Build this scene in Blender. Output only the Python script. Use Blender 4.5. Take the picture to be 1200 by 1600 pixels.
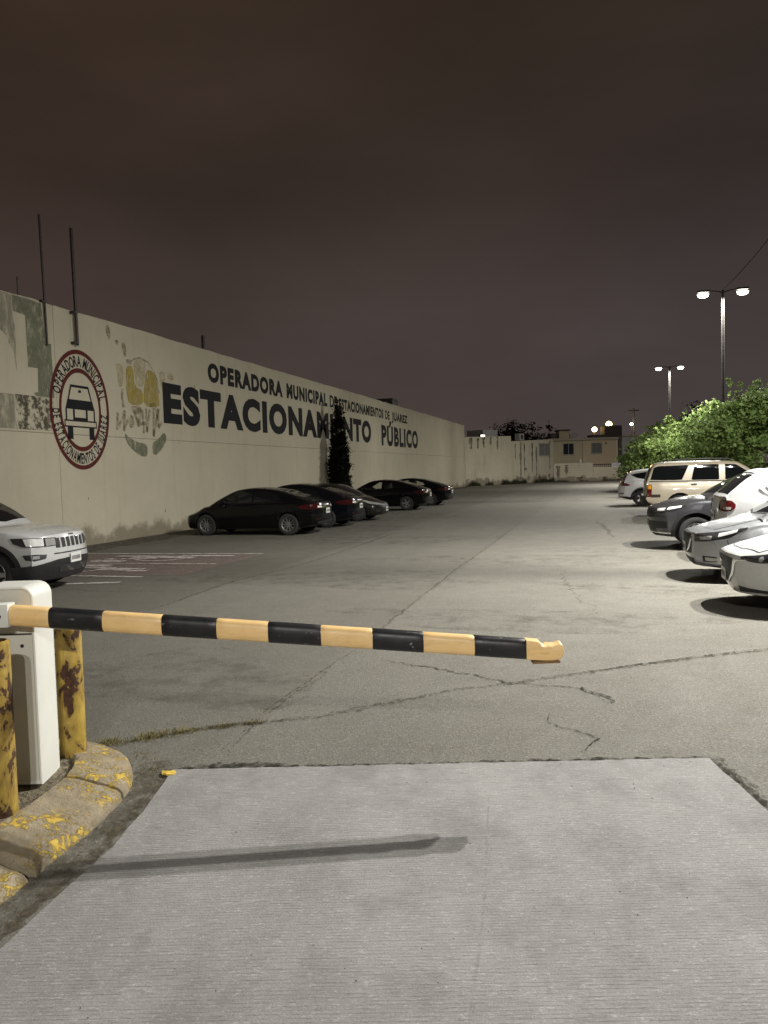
import bpy, bmesh, math, random
import numpy as np
from mathutils import Vector, Matrix
from mathutils.bvhtree import BVHTree

R = math.radians
PI = math.pi
sc = bpy.context.scene
COL = sc.collection
for o in list(bpy.data.objects):
    bpy.data.objects.remove(o)

# ------------------------------------------------------------------ camera, sky, exposure
cam_d = bpy.data.cameras.new('camera')
cam = bpy.data.objects.new('camera', cam_d)
COL.objects.link(cam)
sc.camera = cam
cam_d.sensor_fit = 'VERTICAL'
cam_d.sensor_height = 36.0
cam_d.lens = 27.05
cam_d.clip_start = 0.05
cam_d.clip_end = 2000
YAW, PITCH, ROLL = R(15.764), R(-3.054), R(1.5)
_f = Vector((-math.sin(YAW) * math.cos(PITCH), math.cos(YAW) * math.cos(PITCH), math.sin(PITCH)))
_r = Vector((math.cos(YAW), math.sin(YAW), 0))
_u = _r.cross(_f)
_r2 = _r * math.cos(ROLL) - _u * math.sin(ROLL)
_u2 = _r * math.sin(ROLL) + _u * math.cos(ROLL)
cam.matrix_world = Matrix(((_r2.x, _u2.x, -_f.x, 0), (_r2.y, _u2.y, -_f.y, 0), (_r2.z, _u2.z, -_f.z, 1.85), (0, 0, 0, 1)))

world = bpy.data.worlds.new('World')
sc.world = world
world.use_nodes = True
nt = world.node_tree
nt.nodes.clear()
wo = nt.nodes.new('ShaderNodeOutputWorld')
bg = nt.nodes.new('ShaderNodeBackground')
tc = nt.nodes.new('ShaderNodeTexCoord')
sep = nt.nodes.new('ShaderNodeSeparateXYZ')
nt.links.new(tc.outputs['Generated'], sep.inputs[0])
ramp = nt.nodes.new('ShaderNodeValToRGB')          # night cloud lit by the town: paler towards the horizon
ramp.color_ramp.elements[0].position = 0.0
ramp.color_ramp.elements[0].color = (0.064, 0.050, 0.045, 1)
ramp.color_ramp.elements[1].position = 0.62
ramp.color_ramp.elements[1].color = (0.034, 0.0225, 0.0145, 1)
e = ramp.color_ramp.elements.new(0.16)
e.color = (0.048, 0.037, 0.0335, 1)
e = ramp.color_ramp.elements.new(0.33)
e.color = (0.030, 0.0215, 0.0175, 1)
nz = nt.nodes.new('ShaderNodeTexNoise')
nz.inputs['Scale'].default_value = 1.7
nz.inputs['Detail'].default_value = 5
nz.inputs['Roughness'].default_value = 0.5
mp = nt.nodes.new('ShaderNodeMapping')
mp.inputs['Scale'].default_value = (1, 1, 2.6)
nt.links.new(tc.outputs['Generated'], mp.inputs[0])
nt.links.new(mp.outputs[0], nz.inputs['Vector'])
nt.links.new(sep.outputs['Z'], ramp.inputs[0])
mr = nt.nodes.new('ShaderNodeMapRange')
mr.inputs['From Min'].default_value = 0.3
mr.inputs['From Max'].default_value = 0.7
mr.inputs['To Min'].default_value = 0.74
mr.inputs['To Max'].default_value = 1.34
nt.links.new(nz.outputs['Fac'], mr.inputs[0])
mul = nt.nodes.new('ShaderNodeMix')
mul.data_type = 'RGBA'
mul.blend_type = 'MULTIPLY'
mul.inputs[0].default_value = 1
nt.links.new(ramp.outputs[0], mul.inputs[6])
nt.links.new(mr.outputs[0], mul.inputs[7])
side = nt.nodes.new('ShaderNodeMapRange')
side.inputs['From Min'].default_value = -0.75; side.inputs['From Max'].default_value = 0.25
nt.links.new(sep.outputs['X'], side.inputs[0])
tint = nt.nodes.new('ShaderNodeMix'); tint.data_type = 'RGBA'
tint.inputs[6].default_value = (1.12, 1.02, 0.94, 1)
tint.inputs[7].default_value = (0.97, 1.02, 1.10, 1)
nt.links.new(side.outputs[0], tint.inputs[0])
mul2 = nt.nodes.new('ShaderNodeMix'); mul2.data_type = 'RGBA'; mul2.blend_type = 'MULTIPLY'; mul2.inputs[0].default_value = 1
nt.links.new(mul.outputs[2], mul2.inputs[6]); nt.links.new(tint.outputs[2], mul2.inputs[7])
nt.links.new(mul2.outputs[2], bg.inputs[0])
bg.inputs[1].default_value = 1.0
nt.links.new(bg.outputs[0], wo.inputs[0])

sc.view_settings.view_transform = 'Standard'
sc.view_settings.look = 'None'
sc.view_settings.exposure = 0.0
sc.view_settings.gamma = 1.0
sc.view_settings.use_curve_mapping = False
sc.cycles.use_denoising = True
sc.cycles.max_bounces = 6
sc.cycles.transparent_max_bounces = 12
sc.cycles.sample_clamp_indirect = 4.0
LAMP_POWER = 2200.0
LAMP_COLOR = (1.0, 0.980, 0.915)

# ------------------------------------------------------------------ helpers: tags, meshes
def tag(o, label=None, cat=None, group=None, kind=None):
    if label: o['label'] = label
    if cat: o['category'] = cat
    if group: o['group'] = group
    if kind: o['kind'] = kind
    return o

def empty(name, loc=(0, 0, 0), rz=0.0, label=None, cat=None, group=None, kind=None):
    o = bpy.data.objects.new(name, None)
    o.empty_display_size = 0.2
    COL.objects.link(o)
    o.location = loc
    o.rotation_euler = (0, 0, rz)
    return tag(o, label, cat, group, kind)

def link_mesh(name, me, mat, parent=None, smooth=None):
    if mat is not None:
        for m in (mat if isinstance(mat, (list, tuple)) else [mat]):
            me.materials.append(m)
    o = bpy.data.objects.new(name, me)
    COL.objects.link(o)
    if parent is not None:
        o.parent = parent
    if smooth is not None:
        for p in me.polygons:
            p.use_smooth = True
        me.set_sharp_from_angle(angle=R(smooth))
    return o

def mesh_obj(name, V, F, mat, parent=None, smooth=None):
    me = bpy.data.meshes.new(name)
    me.from_pydata([tuple(v) for v in V], [], [tuple(f) for f in F])
    me.update()
    return link_mesh(name, me, mat, parent, smooth)

class MB:
    """collects boxes, tubes, lathes and sheets for ONE mesh"""
    def __init__(s):
        s.V = []; s.F = []
    def add(s, V, F):
        b = len(s.V)
        s.V += [tuple(v) for v in V]
        s.F += [tuple(i + b for i in f) for f in F]
        return s
    def box(s, a, b, M=None):
        x0, y0, z0 = a; x1, y1, z1 = b
        V = [Vector(p) for p in ((x0,y0,z0),(x1,y0,z0),(x1,y1,z0),(x0,y1,z0),(x0,y0,z1),(x1,y0,z1),(x1,y1,z1),(x0,y1,z1))]
        if M is not None: V = [M @ v for v in V]
        return s.add(V, [(0,3,2,1),(4,5,6,7),(0,1,5,4),(1,2,6,5),(2,3,7,6),(3,0,4,7)])
    def tube(s, pts, rad, n=10, cap=True, squash=1.0):
        pts = [Vector(p) for p in pts]
        if not isinstance(rad, (list, tuple)): rad = [rad] * len(pts)
        V = []; F = []
        up0 = None
        for i, p in enumerate(pts):
            t = (pts[min(i + 1, len(pts) - 1)] - pts[max(i - 1, 0)]).normalized()
            ref = Vector((0, 0, 1)) if abs(t.z) < 0.95 else Vector((0, 1, 0))
            a = t.cross(ref).normalized(); b = a.cross(t).normalized()
            for k in range(n):
                th = 2 * PI * k / n
                V.append(p + a * math.cos(th) * rad[i] + b * math.sin(th) * rad[i] * squash)
        for i in range(len(pts) - 1):
            for k in range(n):
                F.append((i*n+k, i*n+(k+1)%n, (i+1)*n+(k+1)%n, (i+1)*n+k))
        if cap:
            F.append(tuple(range(n - 1, -1, -1)))
            F.append(tuple((len(pts)-1)*n + k for k in range(n)))
        return s.add(V, F)
    def lathe(s, prof, n=24, M=None, cap=False):
        """profile of (radius, height) about local z"""
        V = []; F = []
        for r, z in prof:
            for k in range(n):
                th = 2 * PI * k / n
                v = Vector((r * math.cos(th), r * math.sin(th), z))
                V.append(M @ v if M is not None else v)
        for i in range(len(prof) - 1):
            for k in range(n):
                F.append((i*n+k, i*n+(k+1)%n, (i+1)*n+(k+1)%n, (i+1)*n+k))
        if cap:
            F.append(tuple(range(n - 1, -1, -1)))
            F.append(tuple((len(prof)-1)*n + k for k in range(n)))
        return s.add(V, F)
    def prism(s, poly, h0, h1, M=None):
        n = len(poly)
        V = [Vector((p[0], p[1], h0)) for p in poly] + [Vector((p[0], p[1], h1)) for p in poly]
        if M is not None: V = [M @ v for v in V]
        F = [tuple(range(n - 1, -1, -1)), tuple(range(n, 2 * n))]
        F += [(i, (i + 1) % n, n + (i + 1) % n, n + i) for i in range(n)]
        return s.add(V, F)
    def build(s, name, mat, parent=None, smooth=None):
        return mesh_obj(name, s.V, s.F, mat, parent, smooth)

def bevel_box(name, a, b, mat, parent=None, w=0.02, seg=3, M=None):
    bm = bmesh.new()
    mb = MB().box(a, b)
    vs = [bm.verts.new(v) for v in mb.V]
    for f in mb.F: bm.faces.new([vs[i] for i in f])
    bmesh.ops.bevel(bm, geom=bm.edges[:], offset=w, segments=seg, affect='EDGES', profile=0.5)
    if M is not None: bmesh.ops.transform(bm, matrix=M, verts=bm.verts[:])
    me = bpy.data.meshes.new(name)
    bm.to_mesh(me); bm.free()
    return link_mesh(name, me, mat, parent, 35)

def copy_tree(o, parent=None):
    c = o.copy()
    COL.objects.link(c)
    if parent is not None: c.parent = parent
    for ch in list(o.children):
        copy_tree(ch, c)
    return c

# ------------------------------------------------------------------ helpers: materials
class NT:
    def __init__(s, name):
        s.m = bpy.data.materials.new(name)
        s.m.use_nodes = True
        s.t = s.m.node_tree
        s.b = s.t.nodes['Principled BSDF']
        s.out = s.t.nodes['Material Output']
        s.tc = s.t.nodes.new('ShaderNodeTexCoord')
    def n(s, kind, **kw):
        x = s.t.nodes.new(kind)
        for k, v in kw.items(): setattr(x, k, v)
        return x
    def l(s, a, b): s.t.links.new(a, b)
    def mapping(s, scale=(1, 1, 1), rot=(0, 0, 0), src=None):
        m = s.n('ShaderNodeMapping')
        m.inputs['Scale'].default_value = scale
        m.inputs['Rotation'].default_value = rot
        s.l(src if src is not None else s.tc.outputs['Object'], m.inputs[0])
        return m.outputs[0]
    def noise(s, scale, detail=4, rough=0.55, vec=None, dist=0.0):
        x = s.n('ShaderNodeTexNoise')
        x.inputs['Scale'].default_value = scale
        x.inputs['Detail'].default_value = detail
        x.inputs['Roughness'].default_value = rough
        x.inputs['Distortion'].default_value = dist
        s.l(vec if vec is not None else s.tc.outputs['Object'], x.inputs['Vector'])
        return x.outputs['Fac']
    def vor(s, scale, vec=None, feature='F1', out='Distance'):
        x = s.n('ShaderNodeTexVoronoi', feature=feature)
        x.inputs['Scale'].default_value = scale
        s.l(vec if vec is not None else s.tc.outputs['Object'], x.inputs['Vector'])
        return x.outputs[out]
    def rng(s, fac, a, b, c=0.0, d=1.0):
        x = s.n('ShaderNodeMapRange')
        x.inputs[1].default_value = a; x.inputs[2].default_value = b
        x.inputs[3].default_value = c; x.inputs[4].default_value = d
        s.l(fac, x.inputs[0])
        return x.outputs[0]
    def mix(s, fac, c0, c1, mode='MIX'):
        x = s.n('ShaderNodeMix', data_type='RGBA', blend_type=mode)
        for v, i in ((fac, 0), (c0, 6), (c1, 7)):
            if isinstance(v, (int, float)): x.inputs[i].default_value = v
            elif isinstance(v, (tuple, list)): x.inputs[i].default_value = tuple(v) + ((1,) if len(v) == 3 else ())
            else: s.l(v, x.inputs[i])
        return x.outputs[2]
    def math(s, op, a, b=None):
        x = s.n('ShaderNodeMath', operation=op)
        for v, i in ((a, 0), (b, 1)):
            if v is None: continue
            if isinstance(v, (int, float)): x.inputs[i].default_value = v
            else: s.l(v, x.inputs[i])
        return x.outputs[0]
    def set(s, key, v):
        i = s.b.inputs[key]
        if isinstance(v, (int, float)): i.default_value = v
        elif isinstance(v, (tuple, list)): i.default_value = tuple(v) + ((1,) if len(v) == 3 else ())
        else: s.l(v, i)
        return s
    def bump(s, h, dist=0.01, strength=1.0):
        x = s.n('ShaderNodeBump')
        x.inputs['Distance'].default_value = dist
        x.inputs['Strength'].default_value = strength
        s.l(h, x.inputs['Height'])
        s.l(x.outputs[0], s.b.inputs['Normal'])
        return s
    def alpha(s, fac):
        """thin worn paint: what lies under it shows where fac is 0"""
        tr = s.n('ShaderNodeBsdfTransparent')
        mx = s.n('ShaderNodeMixShader')
        s.l(fac, mx.inputs[0]); s.l(tr.outputs[0], mx.inputs[1]); s.l(s.b.outputs[0], mx.inputs[2])
        s.l(mx.outputs[0], s.out.inputs[0])
        return s

def simple(name, color, rough=0.6, metal=0.0, var=0.12, nscale=6.0, coat=0.0, bump=0.0, bscale=40.0, spec=0.5):
    t = NT(name)
    c = Vector(color)
    dark = tuple(c * (1 - var)); light = tuple(min(1, x) for x in c * (1 + var))
    t.set('Base Color', t.mix(t.rng(t.noise(nscale), 0.3, 0.7), dark, light))
    t.set('Roughness', t.rng(t.noise(nscale * 2.3), 0.2, 0.8, max(0.02, rough * 0.85), min(1, rough * 1.15)))
    t.set('Metallic', metal)
    t.set('Specular IOR Level', spec)
    if coat: t.set('Coat Weight', coat); t.set('Coat Roughness', 0.04)
    if bump: t.bump(t.noise(bscale, 3), bump)
    return t.m

def emit(name, color, strength):
    t = NT(name)
    t.set('Base Color', (0.8, 0.8, 0.8)); t.set('Emission Color', color); t.set('Emission Strength', strength)
    return t.m

M = {}
M['black_plastic'] = simple('black plastic', (0.018, 0.018, 0.019), 0.55)
M['dark_steel'] = simple('dark painted steel', (0.022, 0.018, 0.016), 0.5, bump=0.002)
M['chrome'] = simple('chrome', (0.75, 0.75, 0.76), 0.12, 1.0, 0.03)
M['alloy'] = simple('alloy', (0.55, 0.55, 0.56), 0.3, 0.9, 0.05)
M['rubber'] = simple('rubber', (0.02, 0.02, 0.02), 0.85)
M['galv'] = simple('galvanised steel', (0.070, 0.066, 0.060), 0.6, 0.2, 0.15, 3)
M['pole_paint'] = simple('dark lamp post paint', (0.020, 0.018, 0.016), 0.6, 0.0, 0.2, 3, spec=0.2)
M['lens'] = emit('lit lamp lens', (1.0, 0.97, 0.86), 16)
M['warm_lens'] = emit('warm lit lamp', (1.0, 0.66, 0.26), 9)
M['head_glass'] = simple('headlamp glass', (0.30, 0.30, 0.29), 0.08, 0.0, 0.1, 8, coat=1.0)
M['head_dark'] = simple('headlamp housing', (0.030, 0.030, 0.032), 0.08, 0.0, 0.3, 12, coat=1.0)
M['tail_red'] = simple('tail lamp red', (0.085, 0.005, 0.005), 0.10, 0.0, 0.2, 14, coat=1.0)
M['tail_dim'] = simple('dark tail lamp', (0.035, 0.004, 0.004), 0.12, 0.0, 0.2, 14, coat=0.6)
M['alloy_dim'] = simple('dull alloy', (0.17, 0.17, 0.17), 0.45, 0.4, 0.1)
M['amber'] = simple('amber lamp', (0.65, 0.28, 0.03), 0.12, 0.0, 0.2, 14, coat=1.0)
M['lamp_white'] = simple('clear lamp', (0.7, 0.7, 0.68), 0.1, 0.0, 0.1, 14, coat=1.0)
M['plate'] = simple('number plate', (0.62, 0.62, 0.60), 0.4)
M['plate_dark'] = simple('number plate marks', (0.12, 0.10, 0.10), 0.5)

def glass_dark():
    t = NT('dark car glass')
    t.set('Base Color', (0.006, 0.007, 0.008)); t.set('Roughness', t.rng(t.noise(3), 0.3, 0.7, 0.015, 0.05))
    t.set('Specular IOR Level', 0.6)
    return t.m
M['glass'] = glass_dark()

def glass_clear():
    t = NT('clear car glass')
    tr = t.n('ShaderNodeBsdfTransparent'); tr.inputs[0].default_value = (0.75, 0.78, 0.76, 1)
    gl = t.n('ShaderNodeBsdfGlossy'); gl.inputs['Roughness'].default_value = 0.03
    fr = t.n('ShaderNodeFresnel'); fr.inputs[0].default_value = 1.5
    mx = t.n('ShaderNodeMixShader')
    t.l(fr.outputs[0], mx.inputs[0]); t.l(tr.outputs[0], mx.inputs[1]); t.l(gl.outputs[0], mx.inputs[2])
    t.l(mx.outputs[0], t.out.inputs[0])
    return t.m
M['glass_clear'] = glass_clear()

def paint(name, color, metal=0.0, rough=0.3, dirt=0.25, coat=0.8, spec=0.5):
    t = NT(name)
    c = Vector(color)
    dust = t.rng(t.noise(5.0, 6, 0.65), 0.45, 0.8, 0, dirt)
    t.set('Base Color', t.mix(dust, tuple(c), tuple(c * 0.6 + Vector((0.09, 0.08, 0.065)) * 0.6)))
    t.set('Metallic', metal)
    t.set('Roughness', t.rng(t.noise(9, 5), 0.3, 0.8, rough * 0.8, rough * 1.4))
    t.set('Coat Weight', coat); t.set('Coat Roughness', 0.05); t.set('Specular IOR Level', spec)
    return t.m
M['white_paint'] = paint('white car paint', (0.50, 0.505, 0.50))
M['pearl_paint'] = paint('pearl white car paint', (0.47, 0.475, 0.47))
M['silver_paint'] = paint('silver car paint', (0.34, 0.35, 0.365), 0.6, 0.36)
M['beige_paint'] = paint('beige car paint', (0.47, 0.41, 0.31), 0.15, 0.35)
M['grey_paint'] = paint('dark grey car paint', (0.060, 0.060, 0.066), 0.5, 0.3)
M['black_paint'] = paint('black car paint', (0.004, 0.004, 0.0045), 0.0, 0.22, 0.01, 0.3, 0.08)
M['navy_paint'] = paint('blue black car paint', (0.004, 0.0045, 0.006), 0.0, 0.22, 0.01, 0.3, 0.08)
M['olive_paint'] = paint('dark olive car paint', (0.012, 0.012, 0.008), 0.0, 0.3, 0.06, 0.6, 0.2)

# ------------------------------------------------------------------ ground materials
def mat_asphalt():
    t = NT('worn asphalt')
    ag = t.vor(95, out='Color')
    sepc = t.n('ShaderNodeSeparateColor'); t.l(ag, sepc.inputs[0])
    grain = t.rng(sepc.outputs[0], 0.0, 1.0)
    big = t.rng(t.noise(0.22, 5, 0.6), 0.32, 0.68)
    mid = t.rng(t.noise(2.3, 6, 0.65), 0.3, 0.7)
    fine = t.rng(t.noise(60, 3, 0.7), 0.3, 0.7)
    streak = t.rng(t.noise(1.0, 5, 0.6, t.mapping((2.2, 0.09, 1))), 0.35, 0.7)
    base = t.mix(big, (0.143, 0.137, 0.119), (0.206, 0.198, 0.173))
    base = t.mix(t.math('MULTIPLY', mid, 0.55), base, (0.135, 0.127, 0.106))
    base = t.mix(t.math('MULTIPLY', streak, 0.40), base, (0.195, 0.183, 0.155))
    pale = t.rng(grain, 0.80, 0.97); dark = t.rng(grain, 0.25, 0.02)
    base = t.mix(t.math('MULTIPLY', pale, 0.45), base, (0.36, 0.34, 0.29))
    base = t.mix(t.math('MULTIPLY', dark, 0.50), base, (0.055, 0.051, 0.043))
    base = t.mix(t.math('MULTIPLY', fine, 0.25), base, (0.10, 0.093, 0.078))
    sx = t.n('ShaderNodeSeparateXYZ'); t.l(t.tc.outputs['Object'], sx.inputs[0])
    left_dim = t.rng(t.math('ADD', sx.outputs['X'], t.math('MULTIPLY', t.noise(0.5, 3), 0.25)), -5.97, -6.03)   # darker paving strip beyond the seam, deepened to paint in dimmer light there
    mid_lane = t.rng(t.math('ADD', sx.outputs['X'], t.math('MULTIPLY', t.noise(0.5, 3), 0.2)), -2.38, -2.46)  # this lane's darker tone also has some of the lamp fall-off painted in
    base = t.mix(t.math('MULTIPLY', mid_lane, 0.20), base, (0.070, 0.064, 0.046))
    base = t.mix(t.math('MULTIPLY', left_dim, 0.26), base, (0.060, 0.055, 0.040))
    t.set('Base Color', base)
    t.set('Roughness', t.rng(mid, 0, 1, 0.72, 0.92)); t.set('Specular IOR Level', 0.3)
    h = t.math('ADD', t.math('MULTIPLY', grain, 0.5), t.math('MULTIPLY', fine, 0.6))
    t.bump(h, 0.006, 0.9)
    return t.m
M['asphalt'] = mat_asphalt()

LANE = R(15.2)
def mat_slab():
    t = NT('tined concrete')
    rot = t.mapping((1, 1, 1), (0, 0, -LANE))
    wob = t.noise(1.3, 3, 0.5, t.mapping((0.8, 3, 1), (0, 0, 0), rot))
    sep = t.n('ShaderNodeSeparateXYZ'); t.l(rot, sep.inputs[0])
    ph = t.math('ADD', t.math('MULTIPLY', sep.outputs['Y'], 2 * PI / 0.020), t.math('MULTIPLY', wob, 5.0))
    rib = t.rng(t.math('SINE', ph), 0.2, 0.95)                           # broomed ribs across the lane, worn away in places
    brk = t.rng(t.noise(6, 6, 0.75, t.mapping((1.6, 9, 1), (0, 0, 0), rot)), 0.44, 0.72)
    comb = t.rng(t.noise(1.0, 5, 0.7, t.mapping((9, 110, 1), (0, 0, 0), rot)), 0.54, 0.72)
    groove = t.math('MAXIMUM', t.math('MULTIPLY', t.math('MULTIPLY', rib, brk), 1.0), t.math('MULTIPLY', comb, 0.45))
    lift = t.rng(t.noise(1.0, 5, 0.75, t.mapping((26, 120, 1), (0, 0, 0), rot)), 0.56, 0.74)
    big = t.rng(t.noise(0.9, 5, 0.6), 0.3, 0.7)
    track = t.rng(t.noise(1.1, 4, 0.55, t.mapping((1.3, 0.10, 1), (0, 0, 0), rot)), 0.42, 0.62)
    fine = t.rng(t.noise(140, 2, 0.7), 0.3, 0.7)
    spots = t.rng(t.vor(26, t.mapping((1, 1, 1))), 0.10, 0.03)
    holes = t.rng(t.noise(9, 5, 0.7), 0.63, 0.72)
    base = t.mix(big, (0.195, 0.190, 0.187), (0.315, 0.308, 0.304))
    base = t.mix(t.math('MULTIPLY', track, 0.55), base, (0.175, 0.169, 0.165))
    pit = t.rng(t.noise(75, 4, 0.8), 0.56, 0.70)
    base = t.mix(t.math('MULTIPLY', pit, 0.55), base, (0.10, 0.096, 0.092))
    base = t.mix(t.math('MULTIPLY', fine, 0.40), base, (0.44, 0.43, 0.41))
    flake = t.rng(t.noise(34, 4, 0.75, t.mapping((1, 2.4, 1), (0, 0, 0), rot)), 0.56, 0.70)
    base = t.mix(t.math('MULTIPLY', flake, 0.70), base, (0.52, 0.515, 0.51))
    patch = t.rng(t.noise(2.1, 6, 0.68, t.mapping((1, 0.7, 1), (0, 0, 0), rot)), 0.48, 0.72)
    base = t.mix(t.math('MULTIPLY', patch, 0.55), base, (0.140, 0.133, 0.125))
    base = t.mix(t.math('MULTIPLY', groove, 0.50), base, (0.12, 0.114, 0.108))
    base = t.mix(t.math('MULTIPLY', lift, 0.35), base, (0.50, 0.49, 0.48))
    base = t.mix(t.math('MULTIPLY', t.math('MULTIPLY', spots, holes), 0.8), base, (0.07, 0.065, 0.055))
    t.set('Base Color', base); t.set('Roughness', 0.85); t.set('Specular IOR Level', 0.3)
    h = t.math('ADD', t.math('MULTIPLY', groove, -1.0), t.math('MULTIPLY', fine, 0.35))
    t.bump(h, 0.004, 0.8)
    return t.m
M['slab'] = mat_slab()

def mat_crack(name, col, lo, hi, scale):
    t = NT(name)
    n = t.noise(scale, 6, 0.75)
    t.set('Base Color', t.mix(t.rng(t.noise(30, 3), 0.3, 0.7), tuple(Vector(col) * 0.6), tuple(Vector(col) * 1.3)))
    t.set('Roughness', 0.95); t.set('Specular IOR Level', 0.15)
    t.alpha(t.rng(n, lo, hi))
    return t.m
M['crack'] = mat_crack('open crack', (0.034, 0.031, 0.024), 0.40, 0.60, 16)
M['crack_soft'] = mat_crack('filled crack', (0.075, 0.071, 0.046), 0.44, 0.74, 20)
M['dirt'] = mat_crack('loose dirt', (0.105, 0.090, 0.065), 0.42, 0.70, 7)
M['stain'] = mat_crack('oil stain', (0.10, 0.093, 0.078), 0.46, 1.15, 2.6)

# ------------------------------------------------------------------ ground
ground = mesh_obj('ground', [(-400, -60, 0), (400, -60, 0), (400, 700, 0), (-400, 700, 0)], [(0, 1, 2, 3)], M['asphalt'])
tag(ground, kind='structure')

rnd = random.Random(7)
def ribbon(name, pts, w, mat, z=0.004, jag=0.02, step=0.05, parent=ground, wj=0.5, taper=True):
    """an uneven strip along a polyline on the ground"""
    P = [Vector((p[0], p[1])) for p in pts]
    Q = []
    for a, b in zip(P[:-1], P[1:]):
        n = max(1, int((b - a).length / step))
        for i in range(n): Q.append(a.lerp(b, i / n))
    Q.append(P[-1])
    wob = 0.0; V = []; F = []
    for i, q in enumerate(Q):
        t = (Q[min(i + 1, len(Q) - 1)] - Q[max(i - 1, 0)]).normalized()
        nrm = Vector((-t.y, t.x))
        wob = wob * 0.8 + rnd.uniform(-jag, jag)
        c = q + nrm * wob
        k = 1.0
        if taper: k = min(1, 0.15 + 4 * i / len(Q), 0.15 + 4 * (len(Q) - 1 - i) / len(Q))
        hw = w * 0.5 * k * rnd.uniform(1 - wj, 1 + wj)
        V += [(c.x + nrm.x * hw, c.y + nrm.y * hw, z), (c.x - nrm.x * hw, c.y - nrm.y * hw, z)]
        if i: F.append((2*i-2, 2*i-1, 2*i+1, 2*i))
    return mesh_obj(name, V, F, mat, parent)

# the driveway slab lies in a frame turned 15 degrees to the lot
ux, uy = math.cos(LANE), math.sin(LANE)
def lane(a, b): return (-2.61 + a * ux + b * uy, 4.19 + a * uy - b * ux)
W_SLAB = 3.36
edge = []
n = 60
for i in range(n + 1): edge.append(lane(W_SLAB * i / n, rnd.uniform(-0.008, 0.008)))
for i in range(1, 30): edge.append(lane(W_SLAB + rnd.uniform(-0.02, 0.012) + 0.0 * i, i * 0.2))
edge.append(lane(W_SLAB, 6.0)); edge.append(lane(-1.0, 6.0))
for i in range(29, 0, -1): edge.append(lane(rnd.uniform(-0.012, 0.012) - max(0, i * 0.2 - 0.9) * 0.19, i * 0.2))
SZ = 0.012
me_V = [(x, y, SZ) for x, y in edge] + [(x, y, -0.10) for x, y in edge]
nn = len(edge)
slab = mesh_obj('driveway_slab', me_V, [tuple(range(nn - 1, -1, -1))] + [(i, (i + 1) % nn, nn + (i + 1) % nn, nn + i) for i in range(nn)], M['slab'])
tag(slab, kind='structure')
# saw-cut joints and the slab's ragged border
M['joint'] = mat_crack('slab joint', (0.36, 0.35, 0.33), 0.45, 1.0, 9)
ribbon('joint', [(-0.62, 4.22), (-0.50, 3.24), (-0.44, 2.5), (-0.3, 0.6)], 0.012, M['joint'], SZ + 0.003, 0.001, 0.05, slab, 0.4, False)
ribbon('joint', [lane(0.02, 0.95), lane(W_SLAB - 0.02, 0.98)], 0.010, M['joint'], SZ + 0.003, 0.001, 0.05, slab, 0.4, False)
ribbon('crack', [lane(-0.05, -0.02), lane(0.35, -0.02), lane(1.2, -0.02), lane(2.2, -0.03), lane(W_SLAB + 0.02, -0.025)], 0.050, M['crack'], 0.004, 0.006, 0.03, ground, 0.7, False)
ribbon('crack', [lane(-0.10, 0.02), lane(0.25, -0.06), lane(0.8, -0.05)], 0.085, M['crack'], 0.007, 0.01, 0.03)
ribbon('crack', [lane(W_SLAB + 0.03, -0.03), lane(W_SLAB + 0.05, 0.5), lane(W_SLAB + 0.05, 3.0)], 0.10, M['crack_soft'], 0.004, 0.012, 0.04, ground, 0.6, False)
ribbon('crack', [lane(W_SLAB + 0.02, 0.0), lane(W_SLAB + 0.03, 0.5), lane(W_SLAB + 0.03, 3.0)], 0.04, M['crack'], 0.007, 0.012, 0.04, ground, 0.6, False)
ribbon('gutter_dirt', [(-2.80, 4.32), (-2.62, 4.00), (-2.50, 3.5), (-2.47, 3.0), (-2.45, 2.0), (-2.44, 1.0)], 0.20, M['dirt'], 0.005, 0.01, 0.05, ground, 0.3, False)
ribbon('gutter_dirt', [(-2.60, 4.10), (-2.46, 3.5), (-2.40, 2.9), (-2.37, 2.4), (-2.36, 1.0)], 0.05, M['dirt'], 0.008, 0.012, 0.04, ground, 0.6, False)
# paving seams and cracks
ribbon('crack', [(-2.64, 4.24), (-2.45, 4.45), (-2.55, 5.29), (-2.49, 6.87), (-2.44, 8.51), (-2.49, 8.69), (-2.57, 13.07), (-2.58, 19.55), (-2.6, 26)], 0.04, M['crack_soft'], 0.004, 0.012, 0.05, ground, 0.6)
ribbon('crack', [(-2.40, 4.55), (-2.50, 5.29), (-2.45, 6.8)], 0.022, M['crack_soft'], 0.008, 0.014, 0.03)
ribbon('crack', [(-3.3, 4.5), (-2.95, 4.85), (-2.79, 5.02), (-2.07, 5.39), (-1.24, 6.23), (-0.39, 6.83), (0.51, 7.51), (1.57, 8.2), (3.4, 9.4)], 0.075, M['crack_soft'], 0.0045, 0.010, 0.04, ground, 0.6)
ribbon('crack', [(-3.2, 4.58), (-2.79, 5.0), (-2.3, 5.25)], 0.05, M['crack'], 0.009, 0.014, 0.03)
ribbon('crack', [(-0.39, 6.85), (0.51, 7.53), (1.57, 8.22)], 0.022, M['crack'], 0.009, 0.008, 0.03)
ribbon('crack', [(-2.2, 7.17), (-1.37, 6.88), (-0.8, 6.55), (-0.16, 6.53), (-0.01, 6.31), (0.06, 6.12)], 0.022, M['crack'], 0.0065, 0.022, 0.03)
ribbon('crack', [(-0.20, 6.55), (-0.05, 6.36), (0.07, 6.2), (0.05, 6.1)], 0.04, M['crack'], 0.0105, 0.02, 0.03)
ribbon('crack', [(-0.38, 5.8), (-0.40, 5.6), (-0.32, 5.51), (-0.1, 5.40), (-0.01, 5.31), (-0.1, 5.15), (-0.16, 5.02)], 0.016, M['crack'], 0.0055, 0.012, 0.03)
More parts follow.
